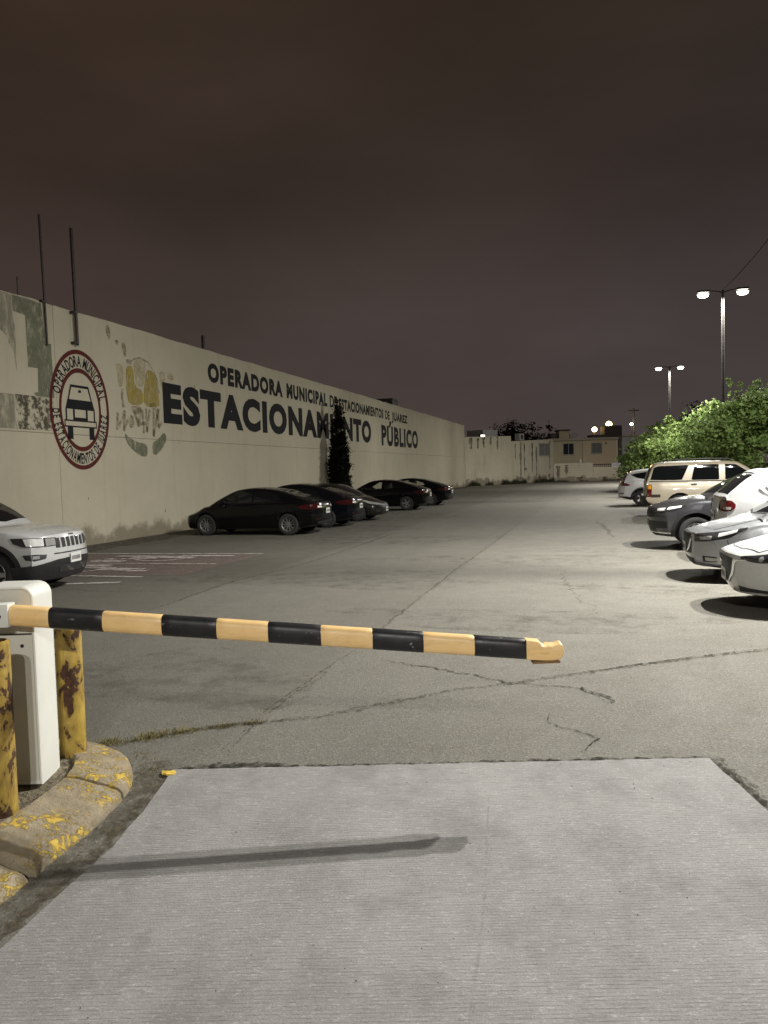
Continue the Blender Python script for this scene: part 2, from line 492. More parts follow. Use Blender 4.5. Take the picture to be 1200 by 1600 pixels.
ribbon('crack', [(-0.72, 14.6), (-0.66, 14.07), (-0.52, 12.4), (-0.36, 11.27), (-0.15, 10.3), (0.0, 9.84)], 0.03, M['crack_soft'], 0.005, 0.05, 0.06)
ribbon('crack', [(-0.1, 26.5), (0.05, 24.0), (0.2, 22.0), (0.28, 20.2)], 0.10, M['crack_soft'], 0.005, 0.04, 0.1)
ribbon('crack', [(-6.11, 6.5), (-6.06, 9.76), (-6.16, 11.97), (-5.81, 14.69), (-5.9, 24)], 0.06, M['crack_soft'], 0.004, 0.012, 0.06, ground, 0.5)
ribbon('crack', [(-9.3, 11.0), (-7.8, 10.8), (-6.1, 11.0)], 0.04, M['crack_soft'], 0.0065, 0.014, 0.06)
ribbon('crack', [(1.1, 5.3), (1.9, 5.5), (2.8, 5.8)], 0.018, M['crack_soft'], 0.005, 0.01, 0.04)
# soft dark stains where cars stand and drip
for i, (x, y, a, b) in enumerate([(-0.9, 9.4, 2.2, 0.7), (1.1, 12.0, 2.0, 0.5), (0.5, 17.3, 1.6, 0.45), (-3.9, 6.2, 1.5, 0.9), (-4.5, 12.5, 2.8, 1.0), (-1.6, 15.5, 2.8, 0.9), (-5.8, 20, 3.0, 1.2), (-8.2, 23.5, 2.2, 2.4), (-8.2, 30, 2.4, 3.0), (-1.0, 45, 5, 1.6), (-4, 60, 6, 2)]):
    V = [(x, y, 0.0028)]; F = []
    for k in range(28):
        th = 2 * PI * k / 28; r = 1 + 0.22 * math.sin(3 * th + i) + 0.12 * math.sin(5 * th + 2 * i)
        V.append((x + a * r * math.cos(th), y + b * r * math.sin(th), 0.0028))
        F.append((0, 1 + k, 1 + (k + 1) % 28))
    mesh_obj('stain', V, F, M['stain'], ground)
# strip of soil along the foot of the long wall
ribbon('dirt_strip', [(-13.25, 2), (-13.2, 12), (-13.0, 18.3), (-12.9, 22.5), (-13.2, 30), (-13.3, 45), (-13.3, 79)], 1.2, M['dirt'], 0.006, 0.05, 0.3, ground, 0.2, False)

# painted bay for disabled drivers beside the long wall
def mat_worn_paint(name, col, lo, hi, sc=7):
    t = NT(name)
    t.set('Base Color', t.mix(t.rng(t.noise(3, 5), 0.3, 0.7), tuple(Vector(col) * 0.8), col)); t.set('Roughness', 0.8)
    t.alpha(t.math('MULTIPLY', t.rng(t.noise(sc, 7, 0.72), lo, hi), 0.85))
    return t.m
M['bay_red'] = mat_worn_paint('worn red bay paint', (0.31, 0.225, 0.205), 0.32, 0.72)
M['bay_white'] = mat_worn_paint('worn white line paint', (0.66, 0.60, 0.57), 0.33, 0.56)
mesh_obj('bay_paint', [(-12.9, 12.7, 0.0042), (-7.55, 12.7, 0.0042), (-7.45, 15.95, 0.0042), (-12.9, 15.95, 0.0042)], [(0, 1, 2, 3)], M['bay_red'], ground)
def strip(name, a, b, w, mat, z=0.0082):
    a = Vector(a); b = Vector(b); t = (b - a).normalized(); m = Vector((-t.y, t.x)) * w / 2
    return mesh_obj(name, [(a.x+m.x, a.y+m.y, z), (a.x-m.x, a.y-m.y, z), (b.x-m.x, b.y-m.y, z), (b.x+m.x, b.y+m.y, z)], [(0, 1, 2, 3)], mat, ground)
strip('bay_line', (-12.9, 16.2), (-7.55, 16.32), 0.13, M['bay_white'])
strip('bay_line', (-12.9, 12.55), (-8.2, 12.42), 0.13, M['bay_white'])
strip('bay_line', (-12.9, 14.30), (-7.75, 14.42), 0.10, M['bay_white'])
def symbol(cx, cy, s):
    """wheelchair figure painted on the ground, read from the lane"""
    def tr(p): return (cx - p[1] * s * 1.35, cy + p[0] * s, 0.0124)
    mb = MB()
    def stroke(pts, w):
        for a, b in zip(pts[:-1], pts[1:]):
            a = Vector(a); b = Vector(b); t = (b - a).normalized(); m = Vector((-t.y, t.x)) * w / 2
            e = t * w * 0.3
            mb.add([tr(a - e + m), tr(a - e - m), tr(b + e - m), tr(b + e + m)], [(0, 1, 2, 3)])
    def disc(c, r, n=14):
        mb.add([tr((c[0] + r * math.cos(2*PI*k/n), c[1] + r * math.sin(2*PI*k/n))) for k in range(n)], [tuple(range(n))])
    disc((-0.12, 0.92), 0.10)
    stroke([(-0.10, 0.74), (-0.06, 0.38)], 0.12); stroke([(-0.06, 0.40), (0.26, 0.40), (0.38, 0.02), (0.50, 0.05)], 0.10); stroke([(-0.08, 0.62), (0.20, 0.62)], 0.08)
    for k in range(16):
        a0, a1 = [R(100 + 250 * q / 16) for q in (k, k + 1)]
        p = lambda a, r: tr((0.0 + r * math.cos(a), 0.22 + r * math.sin(a)))
        mb.add([p(a0, 0.29), p(a1, 0.29), p(a1, 0.37), p(a0, 0.37)], [(0, 1, 2, 3)])
    mb.build('access_symbol', M['bay_white'], ground)
rb = random.Random(31)
for k in range(16):
    x = rb.uniform(-11.4, -9.0); y = rb.uniform(12.9, 15.8); l = rb.uniform(0.4, 1.1)
    strip('bay_line', (x, y), (x + l, y + rb.uniform(-.05, .05)), rb.uniform(.16, .34), M['bay_white'], 0.0162 + 0.0006 * k)
symbol(-9.2, 15.25, 1.25)
symbol(-9.9, 13.35, 1.15)
strip('bay_line', (-9.6, 11.3), (-8.2, 11.75), 0.16, M['bay_white'])
# bay lines of the right-hand row
for y in (9.35, 12.2, 14.8, 17.0, 19.6, 22.2, 24.8, 27.4, 30.6, 33.4, 38.4):
    strip('bay_line', (1.9, y), (6.0, y), 0.10, M['bay_white'])

# ------------------------------------------------------------------ kerb, island
def mat_kerb():
    t = NT('chipped yellow kerb')
    c = t.mix(t.rng(t.noise(6, 6, 0.65), 0.3, 0.7), (0.20, 0.165, 0.110), (0.38, 0.32, 0.225))
    c = t.mix(t.math('MULTIPLY', t.rng(t.noise(55, 4, 0.7), 0.55, 0.75), 0.6), c, (0.10, 0.085, 0.06))
    mask = t.math('MULTIPLY', t.rng(t.noise(12, 10, 0.80, None, 0.5), 0.500, 0.545), t.rng(t.noise(2.6, 2, 0.5), 0.40, 0.50))
    c = t.mix(mask, c, t.mix(t.rng(t.noise(24, 4), 0.3, 0.7), (0.46, 0.30, 0.045), (0.62, 0.44, 0.09)))
    t.set('Base Color', c); t.set('Roughness', 0.85); t.set('Specular IOR Level', 0.3)
    t.bump(t.math('ADD', t.math('MULTIPLY', mask, 0.5), t.noise(45, 5, 0.7)), 0.012, 0.9)
    return t.m
M['kerb'] = mat_kerb()
M['rubble'] = simple('island concrete and soil', (0.17, 0.145, 0.10), 0.95, 0, 0.45, 18, bump=0.02, bscale=60, spec=0.2)

kerb = empty('kerb', (-2.6, 3.4, 0), kind='structure')
KP = [(-2.50, 0.9), (-2.54, 2.67), (-2.57, 3.0), (-2.60, 3.4), (-2.68, 3.80), (-2.78, 4.02), (-2.92, 4.20), (-3.12, 4.33), (-3.4, 4.41), (-4.2, 4.5), (-5.2, 4.55)]
def path_pts(P, step):
    Q = []
    P = [Vector(p) for p in P]
    for i in range(len(P) - 1):
        p0, p1, p2, p3 = P[max(i-1, 0)], P[i], P[i+1], P[min(i+2, len(P)-1)]
        n = max(1, int((p2 - p1).length / step))
        for k in range(n):
            s = k / n
            Q.append(0.5 * (2*p1 + (p2-p0)*s + (2*p0-5*p1+4*p2-p3)*s*s + (3*p1-p0-3*p2+p3)*s**3))
    Q.append(P[-1])
    return Q
KQ = path_pts(KP, 0.03)
def kerb_stone(i0, i1, prof, drop=0.0):
    r = random.Random(i0)
    V = []; F = []; m = len(prof)
    rows = list(range(i0, i1 + 1))
    for c, i in enumerate(rows):
        t = (KQ[min(i + 1, len(KQ) - 1)] - KQ[max(i - 1, 0)]).normalized()
        inn = Vector((-t.y, t.x))
        end = min(c, len(rows) - 1 - c)
        rd = 0.012 if end == 0 else 0.0
        for d, z in prof:
            d2 = d + r.uniform(-0.003, 0.003); z2 = z - drop - (rd if z > 0.03 else 0) + r.uniform(-0.003, 0.003)
            q = KQ[i] + inn * d2
            V.append((q.x + 2.6, q.y - 3.4, z2))
    for c in range(len(rows) - 1):
        for k in range(m - 1):
            F.append((c*m+k, (c+1)*m+k, (c+1)*m+k+1, c*m+k+1))
    F.append(tuple(range(m))); F.append(tuple((len(rows)-1)*m + k for k in range(m - 1, -1, -1)))
    mesh_obj('kerb_stone', V, F, M['kerb'], kerb, 50)
PROF = [(0.0, -0.06), (0.0, 0.0), (0.004, 0.03), (0.012, 0.052), (0.03, 0.070), (0.06, 0.082), (0.10, 0.094), (0.14, 0.105), (0.18, 0.117), (0.22, 0.128), (0.26, 0.139), (0.30, 0.146), (0.325, 0.144), (0.335, 0.12), (0.338, 0.05), (0.338, -0.06)]
def near_i(y, x=None): return min(range(len(KQ)), key=lambda i: abs(KQ[i].y - y) + (abs(KQ[i].x - x) if x is not None else 0))
ia, ib, ic = near_i(2.90, -2.56), near_i(3.74, -2.66), near_i(4.42, -3.45)
kerb_stone(0, ia - 1, PROF, 0.022)
kerb_stone(ia + 1, ib, PROF)
kerb_stone(ib + 1, ic, PROF, -0.003)
kerb_stone(ic + 1, len(KQ) - 1, PROF, 0.004)
# packed fill behind the kerb
def fill():
    V = []; F = []; r = random.Random(3)
    xs = np.linspace(-5.2, -2.75, 50); ys = np.linspace(0.9, 4.4, 70)
    idx = {}
    def inside(x, y):
        for i in range(len(KQ) - 1):
            t = (KQ[i + 1] - KQ[i]).normalized(); inn = Vector((-t.y, t.x)); d = (Vector((x, y)) - KQ[i])
            if 0 <= d.dot(t) <= (KQ[i+1]-KQ[i]).length + 1e-6 and d.dot(inn) < 0.33: return False
        return y < 4.2 or x < -3.2
    for i, x in enumerate(xs):
        for j, y in enumerate(ys):
            h = 0.112 + 0.012 * math.sin(7 * x + 3 * y) * math.sin(5 * y - 2 * x) + r.uniform(-0.006, 0.008)
            idx[i, j] = len(V); V.append((x, y, h if inside(x, y) else 0.05))
    for i in range(len(xs) - 1):
        for j in range(len(ys) - 1):
            q = (idx[i, j], idx[i+1, j], idx[i+1, j+1], idx[i, j+1])
            if all(V[k][2] < 0.06 for k in q): continue
            if ys[j] > 4.25: continue
            F.append(q)
    o = mesh_obj('traffic_island', V, F, M['rubble'], None, 60)
    tag(o, kind='structure')
fill()
# stones and crumbs of paint along the gutter
def debris():
    r = random.Random(11); mb = MB()
    for i in range(420):
        k = r.randrange(near_i(2.3, -2.53), len(KQ) - 60)
        t = (KQ[k + 1] - KQ[k]).normalized(); out = Vector((t.y, -t.x))
        if r.random() < 0.45: d = -r.uniform(0.335, 0.40); z = 0.118
        else: d = abs(r.gauss(0, 0.10)) + 0.01; z = 0.006
        p = KQ[k] + out * d
        s = r.uniform(0.002, 0.008) * (1.6 if z > 0.1 else 1)
        mb.add([(p.x + s * r.uniform(.6, 1.2), p.y, z), (p.x, p.y + s * r.uniform(.6, 1.2), z), (p.x - s * r.uniform(.6, 1.2), p.y, z), (p.x, p.y - s, z), (p.x + r.uniform(-s, s) * .3, p.y, z + s * r.uniform(.5, 1))],
               [(0, 1, 4), (1, 2, 4), (2, 3, 4), (3, 0, 4)])
    for i in range(260):
        x = r.uniform(-2.4, 1.2); y = r.uniform(1.6, 8.5); s = r.uniform(0.0015, 0.005)
        z = 0.013 if y < 4.2 + (x + 2.6) * 0.27 else 0.002
        mb.add([(x + s, y, z), (x, y + s, z), (x - s, y, z), (x, y - s, z), (x, y, z + s * .8)], [(0, 1, 4), (1, 2, 4), (2, 3, 4), (3, 0, 4)])
    o = mb.build('gravel', simple('gravel', (0.10, 0.085, 0.06), 0.9, 0, 0.6, 40))
    tag(o, 'fine stones and crumbs scattered along the kerb and the driveway', 'gravel', kind='stuff')
debris()
M['flake'] = simple('yellow paint flake', (0.60, 0.42, 0.07), 0.8, 0, 0.2, 40)
for (x, y, s, z, nm) in [(-2.60, 4.13, 0.045, 0.012, 'largest yellow paint flake lying in the gutter off the kerb corner')]:
    r = random.Random(5); mb = MB()
    n = 11
    top = [(s * r.uniform(.6, 1.25) * math.cos(2*PI*k/n), s * .8 * r.uniform(.6, 1.25) * math.sin(2*PI*k/n)) for k in range(n)]
    V = [(0, 0, 0.010)] + [(a, b, 0.004 + r.uniform(0, .008)) for a, b in top] + [(a, b, 0) for a, b in top]
    F = [(0, 1 + k, 1 + (k + 1) % n) for k in range(n)] + [(1 + k, 1 + n + k, 1 + n + (k + 1) % n, 1 + (k + 1) % n) for k in range(n)]
    o = mesh_obj('paint_flake', V, F, M['flake']); o.location = (x, y, z); tag(o, nm, 'paint flake')

# grass growing in the cracks
def mat_grass(name, c0, c1):
    t = NT(name)
    t.set('Base Color', t.mix(t.rng(t.noise(9, 3), 0.3, 0.7), c0, c1)); t.set('Roughness', 0.8); t.set('Specular IOR Level', 0.2)
    return t.m
M['grass'] = mat_grass('dry grass', (0.105, 0.095, 0.030), (0.20, 0.165, 0.065))
def grass_strip(mb, pts, count, h, spread, r):
    P = [Vector(p) for p in pts]
    L = [(b - a).length for a, b in zip(P[:-1], P[1:])]
    for i in range(count):
        q = r.uniform(0, sum(L))
        for a, b, l in zip(P[:-1], P[1:], L):
            if q <= l: break
            q -= l
        if math.sin(q * 23 + l) + math.sin(q * 41) * .7 < -0.1 and r.random() < .85: continue
        c = a.lerp(b, min(1, q / l)) + Vector((r.gauss(0, spread), r.gauss(0, spread)))
        hh = h * r.uniform(0.3, 1.2); th = r.uniform(0, 2 * PI); w = r.uniform(0.0012, 0.0028)
        lean = hh * r.uniform(0.2, 1.3); dx, dy = math.cos(th), math.sin(th)
        b0 = (c.x - dy * w, c.y + dx * w, 0.003); b1 = (c.x + dy * w, c.y - dx * w, 0.003)
        m0 = (c.x + dx*lean*.4 - dy*w*.8, c.y + dy*lean*.4 + dx*w*.8, hh * .65); m1 = (c.x + dx*lean*.4 + dy*w*.8, c.y + dy*lean*.4 - dx*w*.8, hh * .65)
        mb.add([b0, b1, m1, m0, (c.x + dx * lean, c.y + dy * lean, hh)], [(0, 1, 2, 3), (3, 2, 4)])
mb = MB(); r = random.Random(21)
grass_strip(mb, [(-3.35, 4.50), (-2.95, 4.84)], 1500, 0.035, 0.045, r)
grass_strip(mb, [(-2.95, 4.84), (-2.45, 5.18)], 900, 0.024, 0.026, r)
grass_strip(mb, [(-2.5, 5.2), (-2.49, 6.8)], 260, 0.014, 0.02, r)
grass_strip(mb, [(-0.1, 7.05), (0.51, 7.5), (1.57, 8.2)], 420, 0.014, 0.022, r)
grass_strip(mb, [(-2.98, 4.42), (-2.70, 4.15)], 260, 0.018, 0.03, r)
o = mb.build('grass', M['grass'])
tag(o, 'dry grass sprouting from the cracks in the asphalt beside the kerb', 'grass', kind='stuff')

# ------------------------------------------------------------------ the long painted wall
WX = -13.7
def mat_wall(name, base, grime=1.0):
    t = NT(name)
    b = Vector(base)
    big = t.rng(t.noise(0.35, 5, 0.6), 0.3, 0.7)
    mid = t.rng(t.noise(2.2, 6, 0.65), 0.3, 0.75)
    run = t.rng(t.noise(1.0, 5, 0.6, t.mapping((1, 3.2, 0.22))), 0.52, 0.80)
    c = t.mix(big, tuple(b * 0.92), tuple(b * 1.06))
    c = t.mix(t.math('MULTIPLY', mid, 0.16 * grime), c, tuple(b * 0.62))
    c = t.mix(t.math('MULTIPLY', run, 0.30 * grime), c, (b.x * 0.58, b.y * 0.55, b.z * 0.50))
    sp = t.math('MULTIPLY', t.rng(t.noise(5.5, 6, 0.7), 0.66, 0.78), 0.5 * grime)
    c = t.mix(sp, c, (0.22, 0.19, 0.14))
    # splashed soil and damp low down, a ragged tide mark
    sx = t.n('ShaderNodeSeparateXYZ'); t.l(t.tc.outputs['Object'], sx.inputs[0])
    tide = t.math('SUBTRACT', t.math('MULTIPLY', t.rng(t.noise(0.9, 6, 0.7), 0.3, 0.75), 0.75 * grime), sx.outputs['Z'])
    c = t.mix(t.math('MULTIPLY', t.rng(tide, -0.12, 0.15), 0.7), c, (0.13, 0.108, 0.070))
    t.set('Base Color', c); t.set('Roughness', 0.88); t.set('Specular IOR Level', 0.25)
    t.bump(t.math('ADD', t.noise(14, 5, 0.6), t.math('MULTIPLY', t.noise(1.6, 3), 1.4)), 0.012, 0.7)
    return t.m
M['wall'] = mat_wall('cream painted wall', (0.475, 0.435, 0.330))
M['wall_back'] = simple('wall core', (0.25, 0.22, 0.17), 0.9)

wall = empty('perimeter_wall', (0, 0, 0), 0, 'long tall cream wall with black painted parking lettering', 'wall')
cuts = [-12, 0.5, 17.25, 37.62, 58.6, 80.4]
G2 = 0.007
for a, b in zip(cuts[:-1], cuts[1:]):
    for z0, z1 in ((0.0, 3.05), (3.05, 6.40)):
        y0, y1, q0, q1 = a + G2, b - G2, z0 + (G2 if z0 else -0.1), z1 - (G2 if z1 < 6 else 0)
        if b > 80: y1 = 80.4
        nseg = 24
        V = []; F = []
        rr = random.Random(int(a * 10) + int(z0))
        for i in range(nseg + 1):
            y = y0 + (y1 - y0) * i / nseg
            dz = (rr.uniform(-0.018, 0.018) if z1 > 6 else 0)
            for (x, z) in ((WX - 0.14, q0), (WX - 0.008, q0), (WX, q0 + 0.008), (WX, q1 - 0.012 + dz), (WX - 0.012, q1 + dz), (WX - 0.14, q1 + dz)):
                V.append((x, y, z))
        for i in range(nseg):
            for k in range(6):
                F.append((i*6+k, i*6+(k+1)%6, (i+1)*6+(k+1)%6, (i+1)*6+k))
        F.append(tuple(range(6))); F.append(tuple(nseg*6 + k for k in range(5, -1, -1)))
        mesh_obj('wall_panel', V, F, M['wall'], wall)
MB().box((WX - 0.30, -12, -0.1), (WX - 0.0125, 80.39, 6.36)).build('wall_core', M['wall_back'], wall)
MB().box((WX - 9, 80.0, -0.1), (WX - 0.142, 80.38, 6.38)).build('return_wall', M['wall'], wall)

# lettering: flat paint on the panels
def worn(name, col, lo, hi, sc, amax=1.0, stretch=(1, 1, 1)):
    t = NT(name)
    c = Vector(col)
    t.set('Base Color', t.mix(t.rng(t.noise(4, 5), 0.3, 0.7), tuple(c * 0.8), tuple(c * 1.2))); t.set('Roughness', 0.8); t.set('Specular IOR Level', 0.25)
    t.alpha(t.math('MULTIPLY', t.rng(t.noise(sc, 7, 0.72, t.mapping(stretch)), lo, hi), amax))
    return t.m
M['letter'] = worn('black wall paint', (0.009, 0.009, 0.011), 0.18, 0.28, 9, 0.99)
M['ring'] = worn('maroon wall paint', (0.085, 0.014, 0.012), 0.22, 0.34, 9, 0.97)
M['m_yellow'] = worn('faded yellow mural paint', (0.36, 0.27, 0.035), 0.26, 0.62, 3.5, 0.86, (1, 3, 0.7))
M['m_olive'] = worn('faded olive mural paint', (0.20, 0.17, 0.07), 0.34, 0.66, 6, 0.72)
M['m_pale'] = worn('very faded mural paint', (0.36, 0.29, 0.10), 0.35, 0.70, 3.5, 0.55)
M['m_green'] = worn('flaking grey green mural paint', (0.155, 0.165, 0.110), 0.30, 0.56, 3.2, 0.92, (1, 2, 0.8))
M['m_grey'] = worn('flaking pale grey mural paint', (0.25, 0.24, 0.18), 0.34, 0.62, 3.0, 0.75, (1, 2, 0.6))
M['m_speck'] = worn('mould on the mural', (0.085, 0.075, 0.050), 0.46, 0.56, 5.5, 0.9)

def text_mesh(s, bold=0.02, space=1.0):
    cu = bpy.data.curves.new('t', 'FONT')
    cu.body = s; cu.offset = bold; cu.space_character = space; cu.resolution_u = 4
    o = bpy.data.objects.new('t', cu); COL.objects.link(o)
    bpy.context.view_layer.update()
    me = bpy.data.meshes.new_from_object(o.evaluated_get(bpy.context.evaluated_depsgraph_get()))
    V = np.array([v.co[:2] for v in me.vertices]); F = [tuple(p.vertices) for p in me.polygons]
    bpy.data.objects.remove(o); bpy.data.curves.remove(cu); bpy.data.meshes.remove(me)
    return V, F
def wall_text(s, y0, y1, z0, z1, mat, bold=0.035, cap=None, eps=0.004, space=1.0, jig=0.0):
    V, F = text_mesh(s, bold, space)
    capV, _ = text_mesh('E', bold)
    zl, zh = capV[:, 1].min(), capV[:, 1].max()          # fit to cap height, so an accent stands above it
    a, b = V[:, 0].min(), V[:, 0].max()
    W3 = [(WX + eps, y0 + (x - a) / (b - a) * (y1 - y0), z0 + (z - zl) / (zh - zl) * (z1 - z0) + jig * math.sin(x * 1.7)) for x, z in V]
    return mesh_obj('painted_lettering', W3, F, mat, wall)
wall_text('ESTACIONAMIENTO', 22.36, 46.05, 3.60, 4.93, M['letter'], 0.058, space=1.16)
wall_text('PÚBLICO', 48.4, 58.8, 3.52, 4.86, M['letter'], 0.05, space=1.16)
wall_text('OPERADORA', 25.43, 32.3, 5.26, 5.96, M['letter'], 0.06, space=1.18)
wall_text('MUNICIPAL', 32.75, 38.16, 5.28, 5.95, M['letter'], 0.06, space=1.18)
wall_text('DE', 38.56, 39.72, 5.29, 5.93, M['letter'], 0.03)
wall_text('ESTACIONAMIENTOS', 40.05, 48.95, 5.28, 5.88, M['letter'], 0.052, space=1.14)
wall_text('DE', 49.42, 50.56, 5.28, 5.86, M['letter'], 0.03)
wall_text('JUAREZ', 51.14, 55.5, 5.28, 5.86, M['letter'], 0.052, space=1.14)

RC = (18.2, 3.735)
def ell(a, ry, rz): return (RC[0] + ry * math.cos(a), RC[1] + rz * math.sin(a))
def ring(ry0, rz0, ry1, rz1, name):
    n = 72; V = []; F = []
    for k in range(n):
        a = 2 * PI * k / n
        for p in (ell(a, ry0, rz0), ell(a, ry1, rz1)): V.append((WX + 0.0045, p[0], p[1]))
        F.append((2*k, 2*k+1, (2*k+3) % (2*n), (2*k+2) % (2*n)))
    mesh_obj(name, V, F, M['ring'], wall)
ring(1.255, 1.635, 1.145, 1.515, 'emblem_ring')
ring(0.885, 1.135, 0.790, 1.010, 'emblem_ring')
def ring_text(s, a0, a1, inward):
    """letters set one by one round the emblem, all in one mesh"""
    mb = MB(); adv = []
    wid = {}
    for ch in set(s):
        if ch == ' ': wid[ch] = 0.45; continue
        V, F = text_mesh(ch, 0.028); wid[ch] = (V[:, 0].max() - V[:, 0].min()) + 0.16; 
    tot = sum(wid[c] for c in s); acc = 0
    for ch in s:
        f = (acc + wid[ch] / 2) / tot; acc += wid[ch]
        if ch == ' ': continue
        a = a0 + (a1 - a0) * f
        V, F = text_mesh(ch, 0.028)
        cx = (V[:, 0].min() + V[:, 0].max()) / 2
        p = ell(a, 1.015, 1.325)
        nrm = Vector((math.cos(a) / 1.015, math.sin(a) / 1.325)).normalized()
        up = -nrm if inward else nrm
        rt = Vector((up.y, -up.x))
        h = 0.285 / 0.70
        kx = abs(a1 - a0) * 1.18 / (tot * h)
        mb.add([(WX + 0.0045, p[0] + rt.x * (x - cx) * h * kx + up.x * (z - 0.35) * h, p[1] + rt.y * (x - cx) * h * kx + up.y * (z - 0.35) * h) for x, z in V], F)
    mb.build('emblem_lettering', M['letter'], wall)
ring_text('OPERADORA MUNICIPAL', R(164), R(14), False)
ring_text('DE ESTACIONAMIENTOS DE JUAREZ', R(180), R(358), True)
# the car drawn inside the ring
def chaikin(P, k):
    for _ in range(k):
        P = [q for a, b in zip(P, P[1:] + P[:1]) for q in ((a[0]*.75 + b[0]*.25, a[1]*.75 + b[1]*.25), (a[0]*.25 + b[0]*.75, a[1]*.25 + b[1]*.75))]
    return P
def wall_poly(name, polys, mat, eps=0.004, soft=0):
    mb = MB()
    for P in polys:
        P = chaikin(list(P), soft)
        mb.add([(WX + eps, y, z) for y, z in P], [tuple(range(len(P)))])
    return mb.build(name, mat, wall)
def frame(y0, y1, z0, z1, w): return [[(y0, z0), (y1, z0), (y1, z0 + w), (y0, z0 + w)], [(y0, z1 - w), (y1, z1 - w), (y1, z1), (y0, z1)], [(y0, z0 + w), (y0 + w, z0 + w), (y0 + w, z1 - w), (y0, z1 - w)], [(y1 - w, z0 + w), (y1, z0 + w), (y1, z1 - w), (y1 - w, z1 - w)]]
icon = [[(17.80, 4.40), (18.56, 4.40), (18.54, 4.33), (17.82, 4.33)], [(17.80, 4.40), (17.84, 4.34), (17.72, 3.98), (17.66, 3.98)], [(18.56, 4.40), (18.52, 4.34), (18.64, 3.98), (18.70, 3.98)],
        [(17.66, 4.00), (18.70, 4.00), (18.80, 3.74), (17.56, 3.74)], [(18.12, 4.27), (18.24, 4.27), (18.24, 4.20), (18.12, 4.20)]]
icon += [[(17.56, 3.74), (17.62, 3.74), (17.62, 3.45), (17.56, 3.45)], [(17.86, 3.74), (17.94, 3.74), (17.94, 3.45), (17.86, 3.45)], [(18.40, 3.74), (18.48, 3.74), (18.48, 3.45), (18.40, 3.45)], [(18.74, 3.74), (18.80, 3.74), (18.80, 3.45), (18.74, 3.45)], [(17.94, 3.52), (18.40, 3.52), (18.40, 3.45), (17.94, 3.45)]]
icon += frame(17.50, 18.86, 3.25, 3.45, 0.04)
icon += [[(17.62, 3.25), (17.84, 3.25), (17.84, 2.93), (17.62, 2.93)], [(18.52, 3.25), (18.74, 3.25), (18.74, 2.93), (18.52, 2.93)]]
wall_poly('emblem_car', icon, M['letter'], 0.0045)

YELLOW = [[(20.39, 5.22), (20.76, 5.25), (20.79, 4.63), (21.25, 4.55), (21.21, 4.07), (20.47, 4.06), (20.37, 4.33), (20.35, 4.76)], [(21.46, 5.23), (21.83, 5.22), (22.04, 5.0), (22.15, 4.33), (22.13, 4.08), (21.22, 4.06), (21.3, 4.62)]]
OLIVE = [[(20.43, 5.43), (20.62, 5.42), (20.71, 5.32), (20.66, 5.26), (20.39, 5.27)], [(20.5, 4.04), (21.21, 4.04), (20.98, 3.79), (20.67, 3.77)], [(19.48, 6.23), (19.58, 6.31), (19.68, 6.21), (19.69, 5.97), (19.61, 5.84), (19.5, 5.94), (19.46, 6.09)], [(20.2, 5.89), (20.39, 5.91), (20.45, 5.71), (20.43, 5.51), (20.33, 5.47), (20.25, 5.63)], [(19.89, 5.91), (20.03, 5.92), (20.1, 5.86), (20.04, 5.77), (19.93, 5.78)]]
PALE = [[(22.20, 5.26), (22.54, 5.28), (22.55, 4.99), (22.39, 4.51), (22.22, 4.95)], [(22.71, 5.26), (23.07, 5.28), (23.08, 5.04), (22.69, 5.03)], [(19.86, 5.24), (20.19, 5.22), (20.28, 5.03), (20.19, 4.57), (19.95, 4.52), (19.92, 4.99)], [(20.79, 5.39), (21.16, 5.54), (21.44, 5.5), (21.44, 5.18), (21.28, 4.64), (20.89, 4.65), (20.8, 5.1)]]
STROKES = [[(20.59, 5.35), (20.85, 5.47), (21.16, 5.55), (21.58, 5.46), (21.89, 5.22), (22.06, 4.97), (22.17, 4.55)], [(19.87, 3.78), (19.82, 3.27)], [(19.91, 3.36), (20.24, 3.86)], [(20.24, 3.86), (20.14, 3.25)], [(20.14, 3.25), (20.44, 3.67)], [(20.57, 3.74), (20.47, 3.38), (20.65, 3.45), (20.62, 3.71)], [(20.73, 3.89), (20.9, 3.4), (21.1, 3.95)], [(21.15, 3.95), (21.2, 3.21)], [(21.36, 4.0), (21.36, 3.25), (21.58, 3.98)], [(21.8, 4.06), (21.73, 3.14)], [(21.73, 3.14), (22.08, 4.05)], [(22.07, 4.02), (22.03, 3.43), (22.27, 3.63)], [(20.16, 4.51), (20.12, 4.16), (20.19, 3.94)], [(21.58, 4.1), (21.86, 4.18), (22.0, 3.76)], [(20.82, 3.69), (20.96, 3.5), (21.33, 3.54)]]
ARC = [[(20.21, 3.2), (20.33, 3.09), (20.81, 2.93), (21.36, 2.89), (21.36, 2.49), (20.94, 2.5), (20.4, 2.77), (20.18, 3.03)], [(21.6, 2.92), (22.0, 3.06), (22.36, 3.32), (22.52, 3.1), (22.26, 2.78), (21.68, 2.47)]]
GREEN = [[(15.8, 6.36), (16.27, 6.37), (16.51, 6.36), (16.82, 6.34), (16.91, 5.33), (17.12, 5.37), (17.16, 3.97), (16.46, 3.97), (16.40, 4.04), (16.56, 4.08), (16.58, 4.68), (16.24, 4.67), (16.22, 5.94), (15.8, 5.97)]]
GREY = [[(13.0, 6.36), (15.78, 6.36), (15.78, 5.96), (15.86, 5.59), (15.84, 4.49), (15.78, 4.95), (15.56, 5.33), (15.36, 5.45), (13.0, 5.5)], [(13.0, 3.94), (15.72, 3.95), (15.72, 3.36), (15.80, 3.11), (13.0, 3.11)]]
SPECK = [[(15.75, 3.96), (16.45, 3.96), (17.14, 3.95), (17.06, 3.12), (15.83, 3.11), (15.75, 3.43)]]
wall_poly('faded_mural', YELLOW, M['m_yellow'], 0.003, 1)
